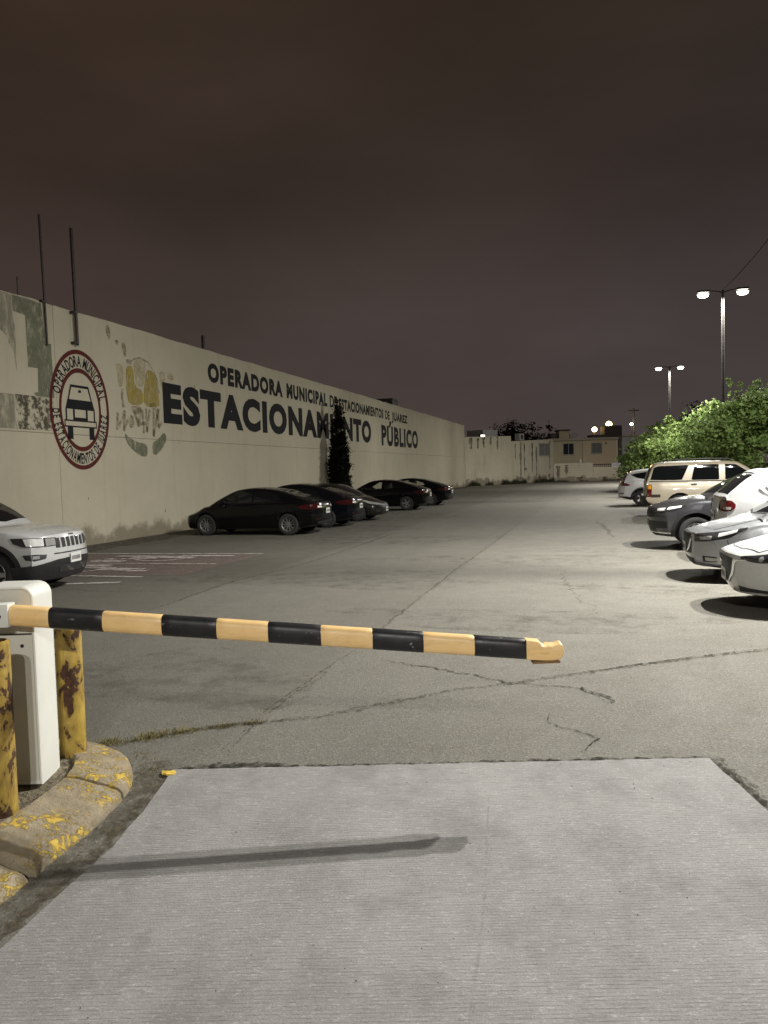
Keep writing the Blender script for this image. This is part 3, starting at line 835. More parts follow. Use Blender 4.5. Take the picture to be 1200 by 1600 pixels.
wall_poly('faded_mural', OLIVE, M['m_olive'], 0.003, 2)
wall_poly('faded_mural', PALE, M['m_pale'], 0.0025, 2)
wall_poly('faded_mural', ARC, M['m_green'], 0.0025, 1)
wall_poly('faded_mural', GREEN, M['m_green'], 0.0025)
wall_poly('faded_mural', GREY, M['m_grey'], 0.0025)
wall_poly('faded_mural', SPECK, M['m_speck'], 0.0032)
mb = MB()
for S in STROKES:
    w = 0.05 if len(S) > 5 else 0.12
    for a, b in zip(S[:-1], S[1:]):
        a = Vector(a); b = Vector(b); t = (b - a).normalized(); m = Vector((-t.y, t.x)) * w / 2
        mb.add([(WX + 0.0038, p.x, p.y) for p in (a + m, a - m, b - m, b + m)], [(0, 1, 2, 3)])
mb.build('faded_mural', M['m_olive'], wall)
mb = MB()
rr = random.Random(4)
for i in range(46):            # small dark scabs and bolt holes
    y = rr.uniform(14.5, 78); z = rr.uniform(0.4, 5.8); s = rr.uniform(0.012, 0.045)
    mb.add([(WX + 0.0022, y + s * .5 * math.cos(2*PI*k/7) * rr.uniform(.6, 1.3), z + s * 1.3 * math.sin(2*PI*k/7) * rr.uniform(.6, 1.3)) for k in range(7)], [tuple(range(7))])
mb.build('paint_scab', simple('bare scab', (0.10, 0.08, 0.055), 0.9, 0, 0.4, 30), wall)

# conduits and pipe ends fixed to the wall and standing above it
def conduit(name, y, z0, z1, r, off, lab, brackets=(), mat='dark_steel', lean=0.0):
    o = empty(name, (WX, y, z0), 0, lab, 'pipe')
    mb = MB().tube([(off, 0, 0), (off, lean * 0.5, (z1 - z0) / 2), (off, lean, z1 - z0)], r, 10)
    mb.build('pipe', M[mat], o, 40)
    for z in brackets:
        MB().box((0.002, -0.16, z - z0 - 0.025), (off + r + 0.01, -0.12, z - z0 + 0.025)).box((off - 0.02, -0.12, z - z0 - 0.02), (off + 0.02, r, z - z0 + 0.02)).build('bracket', M[mat], o)
    return o
conduit('conduit_pipe', 16.91, 5.30, 8.57, 0.028, 0.06, 'thin rusty brown pipe rising above the wall, left of the emblem', (6.40,), 'dark_steel', -0.08)
conduit('conduit_pipe', 18.06, 5.46, 8.57, 0.042, 0.10, 'thick black pipe on brackets rising above the round emblem', (6.33, 5.52), 'dark_steel', -0.06)
conduit('conduit_pipe', 16.14, 6.37, 6.87, 0.022, -0.10, 'short pale pipe stub on top of the wall at far left', (), 'galv')
conduit('conduit_pipe', 25.42, 6.37, 6.92, 0.07, -0.12, 'short black pipe stub on the wall top above the lettering', (), 'dark_steel')
o = empty('rooftop_cooler', (WX - 1.2, 54.4, 6.2), 0, 'dark box of a cooler on the roof behind the long wall', 'cooler')
bevel_box('cabinet', (-0.6, -0.75, 0.12), (0.6, 0.75, 0.85), M['dark_steel'], o, 0.03)
MB().box((-0.5, -1.9, 0.0), (0.5, 0.7, 0.117)).box((-0.3, -1.9, 0.12), (0.3, -0.752, 0.55)).build('duct', M['dark_steel'], o)
o = bevel_box('roof_slab', (WX - 9, 0, 6.02), (WX - 0.31, 79.9, 6.2), M['wall_back'], None, 0.01, 1)
tag(o, 'flat roof deck behind the top of the long wall', 'roof')

# ------------------------------------------------------------------ lamp posts
def lamp_post(x, y, label, H=10.4, k=1.0):
    o = empty('lamp_post', (x, y, 0), 0, label, 'lamp post', 'twin headed lamp posts along the parking row')
    MB().lathe([(0.16, 0), (0.16, 0.03), (0.10, 0.05), (0.095, 0.4), (0.085, 3.5), (0.07, H - 0.1), (0.07, H + 0.05), (0.02, H + 0.08)], 16).build('pole', M['pole_paint'], o, 40)
    for s in (-1, 1):
        arm = MB().tube([(0.04 * s, 0, H - 0.05), (0.35 * s, 0, H + 0.03), (0.68 * s, 0, H + 0.06)], 0.03, 8).build('arm', M['pole_paint'], o, 40)
        hd = bevel_box('lamp_head', (-0.30, -0.16, -0.05), (0.30, 0.16, 0.055), M['galv'], o, 0.03, 2, Matrix.Translation((0.90 * s, 0, H + 0.05)))
        ln = MB()
        ln.lathe([(0.0, -0.075), (0.07, -0.072), (0.12, -0.058), (0.135, -0.03)], 18, Matrix.Translation((0.92 * s, 0, H + 0.03)) @ Matrix.Diagonal((2.0, 1.35, 3.8, 1)))
        lo = ln.build('lens', M['lens'], hd, 60)
        ld = bpy.data.lights.new('lamp_light', 'AREA')
        ld.shape = 'DISK'; ld.size = 0.26
        ld.energy = LAMP_POWER * k; ld.color = LAMP_COLOR
        lt = bpy.data.objects.new('lamp_light', ld); COL.objects.link(lt)
        lt.parent = o; lt.location = (0.92 * s, 0, H - 0.31)
    return o
lamp_post(6.0, 13.6, 'twin headed lamp post nearest the driveway, right of the parked cars', k=1.45)
lamp_post(6.0, 42.3, 'taller looking lamp post of two in view, right above the trees')
lamp_post(6.0, 73.2, 'farther lamp post of two in view, small above the trees')
lamp_post(6.0, -13.0, 'twin headed lamp post standing behind the driveway entrance', k=1.1)
for (y0, y1, lab) in ((13.6, 42.3, 'power cable running from the taller lamp post towards the driveway'),):
    pts = []
    for i in range(25):
        f = i / 24
        pts.append((6.0 + 0.0 * f, y0 + (y1 - y0) * f, 10.46 - 1.0 * 4 * f * (1 - f) * 0.55))
    o = MB().tube(pts, 0.020, 6).build('overhead_cable', M['rubber']); tag(o, lab, 'cable')

# ------------------------------------------------------------------ boom barrier
def mat_band(name, c0, c1, chips):
    t = NT(name)
    c = t.mix(t.rng(t.noise(8, 4), 0.3, 0.7), c0, c1)
    c = t.mix(t.math('MULTIPLY', t.rng(t.noise(26, 5, 0.6), 0.70, 0.74), 0.8), c, chips)
    c = t.mix(t.math('MULTIPLY', t.rng(t.noise(4, 7, 0.7, t.mapping((1, 3, 4))), 0.48, 0.80), 0.38), c, (0.23, 0.17, 0.10) if c0[0] > 0.1 else (0.055, 0.052, 0.048))
    c = t.mix(t.math('MULTIPLY', t.rng(t.noise(22, 5, 0.6, t.mapping((0.5, 2, 2))), 0.66, 0.70), 0.55), c, chips)
    t.set('Base Color', c); t.set('Roughness', t.rng(t.noise(5, 4), 0.3, 0.7, 0.34, 0.5)); t.set('Specular IOR Level', 0.4)
    t.bump(t.noise(12, 3), 0.003, 0.5)
    return t.m
M['band_yellow'] = mat_band('yellow barrier tape', (0.88, 0.575, 0.24), (0.93, 0.65, 0.31), (0.70, 0.45, 0.18))
M['band_black'] = mat_band('black barrier tape', (0.010, 0.010, 0.012), (0.020, 0.020, 0.022), (0.30, 0.29, 0.26))
M['cab_white'] = simple('white cabinet enamel', (0.70, 0.70, 0.65), 0.42, 0, 0.05, 3, spec=0.4)
M['cab_grey'] = simple('light grey cabinet panel', (0.58, 0.56, 0.49), 0.5, 0, 0.06, 3, spec=0.4)
M['raw_alu'] = simple('raw aluminium', (0.55, 0.54, 0.50), 0.4, 0.6, 0.08, 20)
BA = math.atan2(0.30, 0.954)
barrier = empty('boom_barrier', (-3.281, 3.673, 0.115), BA, 'white barrier cabinet with lowered yellow and black striped arm', 'barrier')
# cabinet in barrier space: x along the arm, -y towards the lane entrance
HW, HD, HT = 0.17, 0.13, 1.14
def round_loop(hw, zt, r, zb, n=10, inset=0.0):
    hw -= inset; zt -= inset; r = max(0.01, r - inset); zb += inset
    L = [(-hw, zb), (hw, zb)]
    L += [(hw - r + r * math.cos(PI/2 * k / n), zt - r + r * math.sin(PI/2 * k / n)) for k in range(n + 1)]
    L += [(-hw + r + r * math.cos(PI/2 + PI/2 * k / n), zt - r + r * math.sin(PI/2 + PI/2 * k / n)) for k in range(n + 1)]
    return L
def shell():
    loops = [(0.020, -HD + 0.010), (0.014, -HD), (0.005, -HD), (0.0, -HD + 0.006), (0.0, HD - 0.006), (0.006, HD)]
    V = []; F = []
    for ins, y in loops:
        for x, z in round_loop(HW, HT, 0.075, 0.0, 10, ins): V.append((x, y, z))
    m = len(V) // len(loops)
    for a in range(len(loops) - 1):
        for k in range(m): F.append((a*m+k, a*m+(k+1)%m, (a+1)*m+(k+1)%m, (a+1)*m+k))
    F.append(tuple((len(loops)-1)*m + k for k in range(m)))
    return mesh_obj('housing', V, F, M['cab_white'], barrier, 40)
hs = shell()
L = round_loop(HW, HT, 0.075, 0.0, 10, 0.0202)
mesh_obj('front_panel', [(x, -HD + 0.009, z) for x, z in L], [tuple(range(len(L)))], M['cab_grey'], hs)
MB().box((-HW + 0.022, -HD + 0.003, 0.865), (HW - 0.022, -HD + 0.0095, 0.872)).build('panel_seam', M['dark_steel'], hs)
Mx = Matrix.Rotation(R(90), 4, 'X')
for (x, z) in ((0.09, 0.80), (-0.09, 0.80)):
    MB().lathe([(0.0, 0.004), (0.009, 0.004), (0.011, 0.0)], 12, Matrix.Translation((x, -HD + 0.0085, z)) @ Mx).build('screw', M['dark_steel'], hs)
# arm runs along +x in front of the cabinet, drooping to its tip
ARM_Y, S0 = -HD - 0.08, 0.170           # where band coordinate 0 lies along the arm
def arm_z(s): return 1.100 - 0.0992 * s - 0.115
def arm_ring(s, kz=1.0, ky=1.0, n=20):
    P = []
    for k in range(n):
        a = 2 * PI * k / n
        ca, sa = math.cos(a), math.sin(a)
        P.append((S0 + s, ARM_Y + 0.046 * ky * math.copysign(abs(ca) ** 0.75, ca), arm_z(s) + 0.058 * kz * math.copysign(abs(sa) ** 0.75, sa)))
    return P
def arm_piece(name, s0, s1, mat, parent, k=1.0, steps=6):
    V = []; n = 20
    S = [s0, s0 + 0.004] + [s0 + (s1 - s0) * i / steps for i in range(1, steps)] + [s1 - 0.004, s1]
    for i, s in enumerate(S):
        kk = k - (0.03 if i in (0, len(S) - 1) else 0)
        V += arm_ring(s, kk, kk)
    F = [(a*n+q, a*n+(q+1)%n, (a+1)*n+(q+1)%n, (a+1)*n+q) for a in range(len(S) - 1) for q in range(n)]
    F += [tuple(range(n - 1, -1, -1)), tuple((len(S)-1)*n + q for q in range(n))]
    return mesh_obj(name, V, F, mat, parent, 45)
arm = arm_piece('arm', -0.10, 2.80, M['raw_alu'], barrier, 0.90)
bands = [-0.085, 0.127, 0.417, 0.74, 1.04, 1.323, 1.615, 1.901, 2.185, 2.471, 2.761]
for i in range(len(bands) - 1):
    arm_piece('yellow_band' if i % 2 == 0 else 'black_band', bands[i] + 0.0005, bands[i + 1] - 0.0005, M['band_yellow'] if i % 2 == 0 else M['band_black'], arm, 1.0 if i % 2 == 0 else 1.012)
# broken tip: torn top edge, lip curled up at the end
tip = [(2.7615, 0.058), (2.815, 0.057), (2.838, 0.052), (2.848, 0.036), (2.868, 0.030), (2.885, 0.036), (2.905, 0.034), (2.920, 0.037), (2.935, 0.040), (2.955, 0.049), (2.966, 0.045), (2.972, 0.024), (2.970, -0.012), (2.955, -0.040), (2.92, -0.052), (2.86, -0.056), (2.7615, -0.058)]
bm = bmesh.new()
rows = []
for yy, k in ((-0.044, 0.72), (-0.038, 0.92), (-0.026, 1.0), (0.026, 1.0), (0.038, 0.92), (0.044, 0.72)):
    rows.append([bm.verts.new((S0 + s, ARM_Y + yy, arm_z(s) + z * k + (0.006 if yy > 0 and z > 0.03 and s > 2.83 else 0))) for s, z in tip])
for a in range(5):
    for k in range(len(tip)): bm.faces.new((rows[a][k], rows[a][(k+1) % len(tip)], rows[a+1][(k+1) % len(tip)], rows[a+1][k]))
bm.faces.new(rows[0][::-1]); bm.faces.new(rows[5])
me = bpy.data.meshes.new('tip'); bm.to_mesh(me); bm.free()
o = link_mesh('broken_tip', me, M['band_yellow'], arm, 40); tag(o, 'torn yellow end of the arm')
MB().box((S0 + 2.80, ARM_Y - 0.030, arm_z(2.87) - 0.071), (S0 + 2.955, ARM_Y + 0.03, arm_z(2.87) - 0.0575)).build('edge_strip', simple('brown rubber edge', (0.20, 0.11, 0.04), 0.7), arm)
br = bevel_box('bracket', (S0 - 0.33, ARM_Y - 0.052, arm_z(-0.1) - 0.062), (S0 - 0.0855, ARM_Y + 0.045, arm_z(-0.1) + 0.066), M['cab_white'], barrier, 0.006, 2)
MB().tube([(S0 - 0.17, ARM_Y + 0.044, arm_z(-0.1)), (S0 - 0.17, -HD + 0.012, arm_z(-0.1))], 0.04, 14).build('pivot_shaft', M['raw_alu'], barrier, 40)
for x in (-0.135, -0.29):
    MB().lathe([(0.0, 0.010), (0.012, 0.010), (0.014, 0.0)], 6, Matrix.Translation((S0 + x, ARM_Y - 0.0515, arm_z(-0.1))) @ Mx).build('bolt', M['dark_steel'], br)

# bollards guarding the cabinet
def mat_bollard():
    t = NT('flaking yellow bollard paint')
    y = t.mix(t.rng(t.noise(7, 5), 0.3, 0.7), (0.36, 0.245, 0.038), (0.50, 0.355, 0.075))
    rust = t.mix(t.rng(t.noise(30, 4), 0.3, 0.7), (0.032, 0.014, 0.008), (0.085, 0.036, 0.016))
    nb = t.noise(5.2, 9, 0.66, t.mapping((1.5, 1.5, 0.8)), 0.35)
    mask = t.rng(nb, 0.525, 0.55)
    y = t.mix(t.math('MULTIPLY', t.rng(nb, 0.44, 0.53), 0.6), y, (0.20, 0.105, 0.022))
    y = t.mix(t.math('MULTIPLY', t.rng(t.noise(9, 6, 0.7, t.mapping((2.5, 2.5, 0.25))), 0.5, 0.72), 0.6), y, (0.13, 0.08, 0.025))
    grime = t.math('MULTIPLY', t.rng(t.noise(16, 6, 0.7), 0.5, 0.8), 0.5)
    t.set('Base Color', t.mix(mask, t.mix(grime, y, (0.16, 0.10, 0.03)), rust))
    t.set('Roughness', t.rng(mask, 0, 1, 0.5, 0.9))
    t.bump(t.math('MULTIPLY', mask, -1), 0.004, 1.0)
    return t.m
M['bollard'] = mat_bollard()
def bollard(x, y, h, r, lab, tilt=0.0, rz=0.0):
    o = empty('bollard', (x, y, 0.10), rz, lab, 'bollard', 'yellow steel bollards by the barrier')
    o.rotation_euler = (0, tilt, rz)
    MB().lathe([(r, -0.05), (r, h - 0.02), (r - 0.004, h - 0.005), (r - 0.015, h)], 28, None).build('tube', M['bollard'], o, 40)
    MB().lathe([(0.0, h - 0.02), (r - 0.010, h - 0.02), (r - 0.014, h - 0.001)], 28).build('cap', M['bollard'], o, 40)
    MB().lathe([(r + 0.05, -0.03), (r + 0.045, 0.012), (r + 0.002, 0.022)], 20).build('footing', M['rubble'], o, 60)
    return o
bollard(-3.215, 4.045, 0.92, 0.079, 'rust patched yellow bollard behind the barrier cabinet', 0.0, 1.9)
bollard(-3.02, 3.225, 0.93, 0.079, 'yellow bollard at the left edge in front of the barrier cabinet', 0.0, 0.4)

# ------------------------------------------------------------------ houses and walls at the far end
M['wall_stain'] = mat_wall('stained house wall', (0.50, 0.46, 0.35), 1.9)
M['wall_block'] = mat_wall('whitewashed block wall', (0.58, 0.52, 0.40), 1.3)
M['house_tan'] = mat_wall('tan house plaster', (0.46, 0.40, 0.27), 0.7)
M['house_ochre'] = mat_wall('ochre house plaster', (0.52, 0.42, 0.29), 0.7)
M['house_white'] = mat_wall('grey white plaster', (0.36, 0.35, 0.34), 0.7)
M['roof_edge'] = simple('roof edge', (0.33, 0.29, 0.22), 0.85)
M['dark_box'] = simple('rooftop tank', (0.05, 0.04, 0.035), 0.7)
M['win_dark'] = simple('dark window', (0.012, 0.013, 0.016), 0.15)
M['win_pale'] = simple('curtained window', (0.17, 0.17, 0.16), 0.3, 0, 0.2, 6)
M['win_frame'] = simple('window frame', (0.26, 0.25, 0.22), 0.5)
M['mould'] = worn('damp run', (0.055, 0.050, 0.032), 0.36, 0.62, 2.6, 0.85, (3, 3, 0.4))
A0 = (-13.7, 80.42); ANG0 = math.atan2(14.29, 8.27)
w2 = empty('stained_house_wall', (A0[0], A0[1], 0), ANG0, 'tall rain stained wall with a stepped top at the far end', 'wall')
def slab_poly(name, poly, y0, y1, mat, parent):
    """upright polygon in local x-z, extruded through y"""
    n = len(poly)
    V = [(x, y0, z) for x, z in poly] + [(x, y1, z) for x, z in poly]
    F = [tuple(range(n)), tuple(range(2*n - 1, n - 1, -1))] + [(i, n + i, n + (i+1) % n, (i+1) % n) for i in range(n)]
    return mesh_obj(name, V, F, mat, parent)
slab_poly('wall_panel', [(0.02, -0.1), (8.1, -0.1), (8.1, 5.40), (0.02, 5.18)], 0, 0.25, M['wall_stain'], w2)
slab_poly('wall_panel', [(8.105, -0.1), (16.45, -0.1), (16.45, 5.14), (8.105, 4.80)], 0.006, 0.25, M['wall_stain'], w2)
slab_poly('corner_pillar', [(16.0, -0.1), (16.47, -0.1), (16.47, 5.16), (16.0, 5.12)], -0.04, -0.001, M['wall_stain'], w2)
def window(parent, x0, x1, z0, z1, y, mat, bars=0, fr=0.06):
    o = MB().box((x0, y - 0.010, z0), (x1, y + 0.0, z1)).build('window', mat, parent)
    mb = MB()
    mb.box((x0 - fr, y - 0.05, z0 - fr), (x1 + fr, y - 0.002, z0)); mb.box((x0 - fr, y - 0.05, z1), (x1 + fr, y - 0.002, z1 + fr))
    mb.box((x0 - fr, y - 0.05, z0), (x0, y - 0.002, z1)); mb.box((x1, y - 0.05, z0), (x1 + fr, y - 0.002, z1))
    xm = (x0 + x1) / 2
    mb.box((xm - 0.03, y - 0.04, z0), (xm + 0.03, y - 0.011, z1))
    mb.build('frame', M['win_frame'], o)
    MB().box((x0 - fr - 0.05, y - 0.12, z0 - fr - 0.06), (x1 + fr + 0.05, y - 0.002, z0 - fr - 0.002)).build('sill', M['roof_edge'], o)
    if bars:
        mb = MB()
        for k in range(1, bars):
            x = x0 + (x1 - x0) * k / bars
            mb.box((x - 0.012, y - 0.075, z0 - 0.04), (x + 0.012, y - 0.052, z1 + 0.04))
        for k in (0.25, 0.5, 0.75):
            z = z0 + (z1 - z0) * k; mb.box((x0 - 0.04, y - 0.088, z - 0.012), (x1 + 0.04, y - 0.0755, z + 0.012))
        mb.build('window_bars', M['dark_steel'], o)
window(w2, 13.6, 15.65, 3.25, 4.55, -0.001, M['win_pale'])
r = random.Random(9)
def runs(parent, specs, y=-0.004):
    mb = MB()
    for x, w, z0, z1 in specs:
        n = 8; V = []
        for i in range(n + 1):
            z = z1 + (z0 - z1) * i / n; h = w * (1 - 0.5 * i / n) * r.uniform(0.5, 1.2) / 2; dx = r.uniform(-.04, .04)
            V += [(x - h + dx, y, z), (x + h + dx, y, z)]
        mb.add(V, [(2*i, 2*i+1, 2*i+3, 2*i+2) for i in range(n)])
    mb.build('damp_stain', M['mould'], parent)
runs(w2, [(9.9, 0.5, 0.5, 4.75), (10.6, 0.35, 1.0, 4.7), (12.2, 0.4, 1.3, 4.6), (13.0, 0.35, 0.9, 4.2), (15.75, 0.35, 1.6, 4.9), (8.9, 0.3, 2.8, 4.5), (1.0, 0.7, 3.9, 5.1), (2.2, 0.5, 4.0, 5.1), (3.2, 0.5, 4.1, 5.15), (5.6, 0.4, 3.9, 5.3), (4.4, .5, 4.4, 5.2)])
runs(w2, [(10.8, 0.9, 1.5, 1.8), (13.6, 0.7, 0.3, 0.9), (15.6, 0.6, 0.4, 1.0), (11.6, 0.7, 0.3, 0.7)], -0.006)
o = bevel_box('air_conditioner', (10.6, 0.6, 4.95), (11.5, 1.3, 5.75), M['house_white'], None, 0.03, 1); o.location = (A0[0], A0[1], 0); o.rotation_euler.z = ANG0
tag(o, 'pale air conditioner box on the roof above the stained wall', 'air conditioner')
ac = MB().lathe([(0.0, 0.01), (0.26, 0.01), (0.28, 0.0)], 20, Matrix.Translation((11.05, 0.599, 5.35)) @ Mx).build('fan_grille', M['dark_box'], o)
MB().box((10.55, 0.55, 4.60), (11.55, 1.35, 4.948)).build('stand', M['dark_steel'], o)
o = bevel_box('roof_light', (3.3, 0.5, 5.20), (4.1, 0.75, 5.52), M['galv'], None, 0.02, 1); o.location = (A0[0], A0[1], 0); o.rotation_euler.z = ANG0
tag(o, 'small lit floodlight on the roof edge above the stained wall', 'floodlight')
MB().box((3.36, 0.490, 5.25), (4.04, 0.4985, 5.48)).build('lens', emit('cool lit lens', (1, 0.96, 0.88), 4), o)
MB().box((3.5, 0.6, 4.9), (3.9, 0.7, 5.198)).build('foot', M['dark_steel'], o)
o = empty('house_roof', (A0[0], A0[1], 0), ANG0, 'dark flat roof with a parapet box behind the stained wall', 'roof')
MB().box((0.3, 0.26, 4.6), (16.2, 7, 4.88)).build('deck', M['dark_box'], o)
MB().box((4.6, 1.2, 4.882), (7.2, 3.5, 6.1)).build('parapet', M['house_white'], o)

B0 = (-5.43, 94.62); ANG1 = math.atan2(2.79, 8.16)
lw = empty('low_block_wall', (B0[0], B0[1], 0), ANG1, 'low whitewashed block wall in front of the far houses', 'wall')
slab_poly('wall_panel', [(0.06, -0.1), (4.82, -0.1), (4.82, 2.12), (4.6, 2.17), (0.06, 2.2)], 0, 0.2, M['wall_block'], lw)
slab_poly('wall_panel', [(4.86, -0.1), (14.5, -0.1), (14.5, 1.45), (9.0, 1.56), (4.86, 1.66)], 0.03, 0.2, M['wall_block'], lw)
mb = MB()
for z in np.arange(0.22, 2.0, 0.21):
    mb.box((0.08, -0.002, z), (4.8, -0.0005, z + 0.018))
    if z < 1.4: mb.box((4.88, 0.028, z), (14.4, 0.0295, z + 0.018))
mb.build('mortar_joint', simple('mortar', (0.26, 0.22, 0.15), 0.95), lw)
runs(lw, [(0.6, .7, .3, 1.9), (1.6, .6, .9, 2.0), (3.2, .8, 0.1, .5), (6.2, .8, .1, .5), (8.1, .6, .9, 1.4)], -0.006)
o = empty('sign_board', (B0[0] + 7.7 * .946, B0[1] + 7.7 * .324, 1.6), ANG1, 'small white sign standing on the low far wall', 'sign')
MB().box((-0.55, 0.06, -0.01), (0.55, 0.11, 0.50)).build('board', M['plate'], o)
MB().box((-0.42, 0.052, 0.18), (0.42, 0.0595, 0.26)).build('writing', simple('faint sign writing', (0.40, 0.30, 0.28), 0.7), o)
o = empty('bottle', (B0[0] + 3.3 * .946, B0[1] + 3.3 * .324 + 0.08, 2.185), ANG1, 'pale plastic jug standing on the low far wall', 'jug')
MB().lathe([(0.0, 0), (0.14, 0.0), (0.15, 0.05), (0.15, 0.36), (0.06, 0.46), (0.06, 0.54), (0.0, 0.54)], 14).build('body', M['plate'], o, 40)
fence = empty('dark_fence', (B0[0] + 4.9 * .946 - .09, B0[1] + 4.9 * .324 + 0.25, 0), ANG1, 'dark railing between the low wall and the far ochre house', 'fence')
for k in range(40): MB().box((k * 0.24, 0.02, 0), (k * 0.24 + 0.05, 0.05, 2.05)).build('picket', M['dark_box'], fence)
MB().box((0, 0.055, 1.9), (9.6, 0.08, 2.0)).box((0, 0.055, 1.1), (9.6, 0.08, 1.2)).build('rail', M['dark_box'], fence)

H0 = (-6.40, 97.43)
def house(name, lab, x0, x1, h, mat, depth=8, eave=0.3):
    o = empty(name, (H0[0], H0[1], 0), ANG1, lab, 'house')
    MB().box((x0, 0, -0.1), (x1, depth, h)).build('wall', M[mat], o)
    if eave: MB().box((x0 - 0.02, -0.35, h + 0.003), (x1 + 0.02, depth + 0.1, h + eave)).build('roof', M['roof_edge'], o)
    return o
h1 = house('house', 'tan flat roofed house with a dark sliding window', 0.2, 4.52, 4.98, 'house_tan')
window(h1, 2.12, 3.39, 3.32, 4.62, -0.002, M['win_dark'])
h2 = house('house', 'ochre flat roofed house with a barred window', 4.56, 8.98, 5.0, 'house_ochre')
window(h2, 5.67, 6.94, 3.38, 4.62, -0.002, M['win_pale'], 6)
MB().lathe([(0, 0.06), (0.10, 0.05), (0.12, 0)], 12, Matrix.Translation((7.5, -0.001, 4.55)) @ Mx).build('wall_lamp', M['dark_steel'], h2)
MB().box((8.78, -0.05, 0), (8.97, -0.002, 4.99)).build('corner_trim', M['wall_block'], h2)
h3 = house('house', 'grey white house at the end behind the bushes', 9.55, 15.5, 5.35, 'house_white', 8, 0.12)
MB().box((12.0, -1.2, -0.1), (15.4, -0.003, 4.7)).build('annex', M['wall_block'], h3)
def roof_thing(name, lab, cat, x0, x1, z0, z1, mat, y0=1.0, y1=2.6, cap=None):
    o = bevel_box(name, (x0, y0, z0), (x1, y1, z1), M[mat], None, 0.04, 1)
    o.location = (H0[0], H0[1], 0); o.rotation_euler.z = ANG1
    tag(o, lab, cat)
    if cap: MB().box((x0 - 0.12, y0 - 0.12, z1 + 0.002), (x1 + 0.12, y1 + 0.12, z1 + 0.18)).build('lid', M[cap], o)
    return o
roof_thing('rooftop_room', 'boxy stair head with dark lid on the tan house roof', 'roof room', 1.9, 3.2, 5.285, 6.25, 'house_tan', 1.0, 2.6, 'dark_box')
roof_thing('water_tank', 'dark tank left of the stair head on the roof', 'water tank', 0.9, 1.7, 5.285, 6.0, 'dark_box', 1.2, 2.6)
roof_thing('air_conditioner', 'pale cooler right of the stair head on the roof', 'air conditioner', 3.4, 4.4, 5.285, 5.95, 'house_white', 1.5, 2.6)
roof_thing('water_tank', 'large dark tank at the right end of the ochre house roof', 'water tank', 8.1, 10.3, 5.48, 6.85, 'dark_box', 2.0, 3.8)
roof_thing('rooftop_room', 'low dark parapet in the middle of the ochre house roof', 'roof room', 6.1, 8.6, 5.305, 5.7, 'dark_box', 1.5, 3.0)

def far_lamp(x, y, z, lab, mat, rad, energy, col):
    o = empty('street_lamp', (x, y, 0), 0, lab, 'street lamp')
    MB().lathe([(0.09, 0), (0.06, z - 0.25)], 8).build('pole', M['dark_steel'], o)
    MB().lathe([(0.0, -rad), (rad * 0.7, -rad * 0.7), (rad, 0), (rad * 0.7, rad * 0.7), (0.0, rad)], 14, Matrix.Translation((0, 0, z))).build('globe', M[mat], o, 60)
    MB().lathe([(0.07, z - rad - 0.06), (0.14, z - rad + 0.05)], 10).build('holder', M['dark_steel'], o)
    ld = bpy.data.lights.new('lamp_light', 'POINT'); ld.energy = energy; ld.color = col; ld.shadow_soft_size = rad
    lt = bpy.data.objects.new('lamp_light', ld); COL.objects.link(lt); lt.parent = o; lt.location = (0, -rad - 0.35, z)
far_lamp(-0.7, 106.0, 6.6, 'lower left of two warm street lamps behind the far houses', 'warm_lens', 0.36, 260, (1, 0.62, 0.25))
far_lamp(1.15, 106.8, 7.25, 'higher right one of two warm street lamps behind the far houses', 'warm_lens', 0.42, 260, (1, 0.62, 0.25))
M['cool_lens'] = emit('cool street lamp lens', (1.0, 0.93, 0.75), 14)
far_lamp(4.05, 108.0, 7.2, 'small white street lamp beside the wooden utility pole', 'cool_lens', 0.20, 80, (1, 0.9, 0.7))
o = empty('utility_pole', (4.35, 108.5, 0), ANG1, 'wooden utility pole with a crossarm behind the far houses', 'utility pole')
MB().lathe([(0.16, 0), (0.11, 9.3)], 10, None, True).build('pole', M['dark_box'], o)
MB().box((-0.75, -0.06, 8.95), (0.75, 0.06, 9.12)).build('crossarm', M['dark_box'], o)

# ------------------------------------------------------------------ trees
def mat_leaf(name, c0, c1, c2):
    t = NT(name)
    g = t.n('ShaderNodeNewGeometry')
    rnd_ = g.outputs['Random Per Island']
    c = t.mix(rnd_, c0, c1)
    c = t.mix(t.rng(t.noise(1.5, 3), 0.45, 0.75), c, c2)
    t.set('Base Color', c); t.set('Roughness', 0.65); t.set('Specular IOR Level', 0.15)
    tl = t.n('ShaderNodeBsdfTranslucent'); t.l(c, tl.inputs[0])
    mx = t.n('ShaderNodeMixShader'); mx.inputs[0].default_value = 0.35
    t.l(t.b.outputs[0], mx.inputs[1]); t.l(tl.outputs[0], mx.inputs[2]); t.l(mx.outputs[0], t.out.inputs[0])
    return t.m
M['leaf'] = mat_leaf('mulberry leaf', (0.085, 0.135, 0.034), (0.210, 0.270, 0.095), (0.125, 0.190, 0.046))
M['leaf_lit'] = mat_leaf('lamplit mulberry leaf', (0.125, 0.205, 0.050), (0.320, 0.410, 0.155), (0.190, 0.290, 0.075))  # same leaf in a lighter colour, so the two nearest trees look lamplit
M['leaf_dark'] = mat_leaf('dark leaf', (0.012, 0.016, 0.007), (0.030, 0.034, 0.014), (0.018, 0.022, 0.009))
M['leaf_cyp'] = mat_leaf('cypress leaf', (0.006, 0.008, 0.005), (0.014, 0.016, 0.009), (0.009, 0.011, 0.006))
M['bark'] = simple('bark', (0.10, 0.075, 0.05), 0.9, 0, 0.35, 12, bump=0.02)
NPR = np.random.default_rng(5)
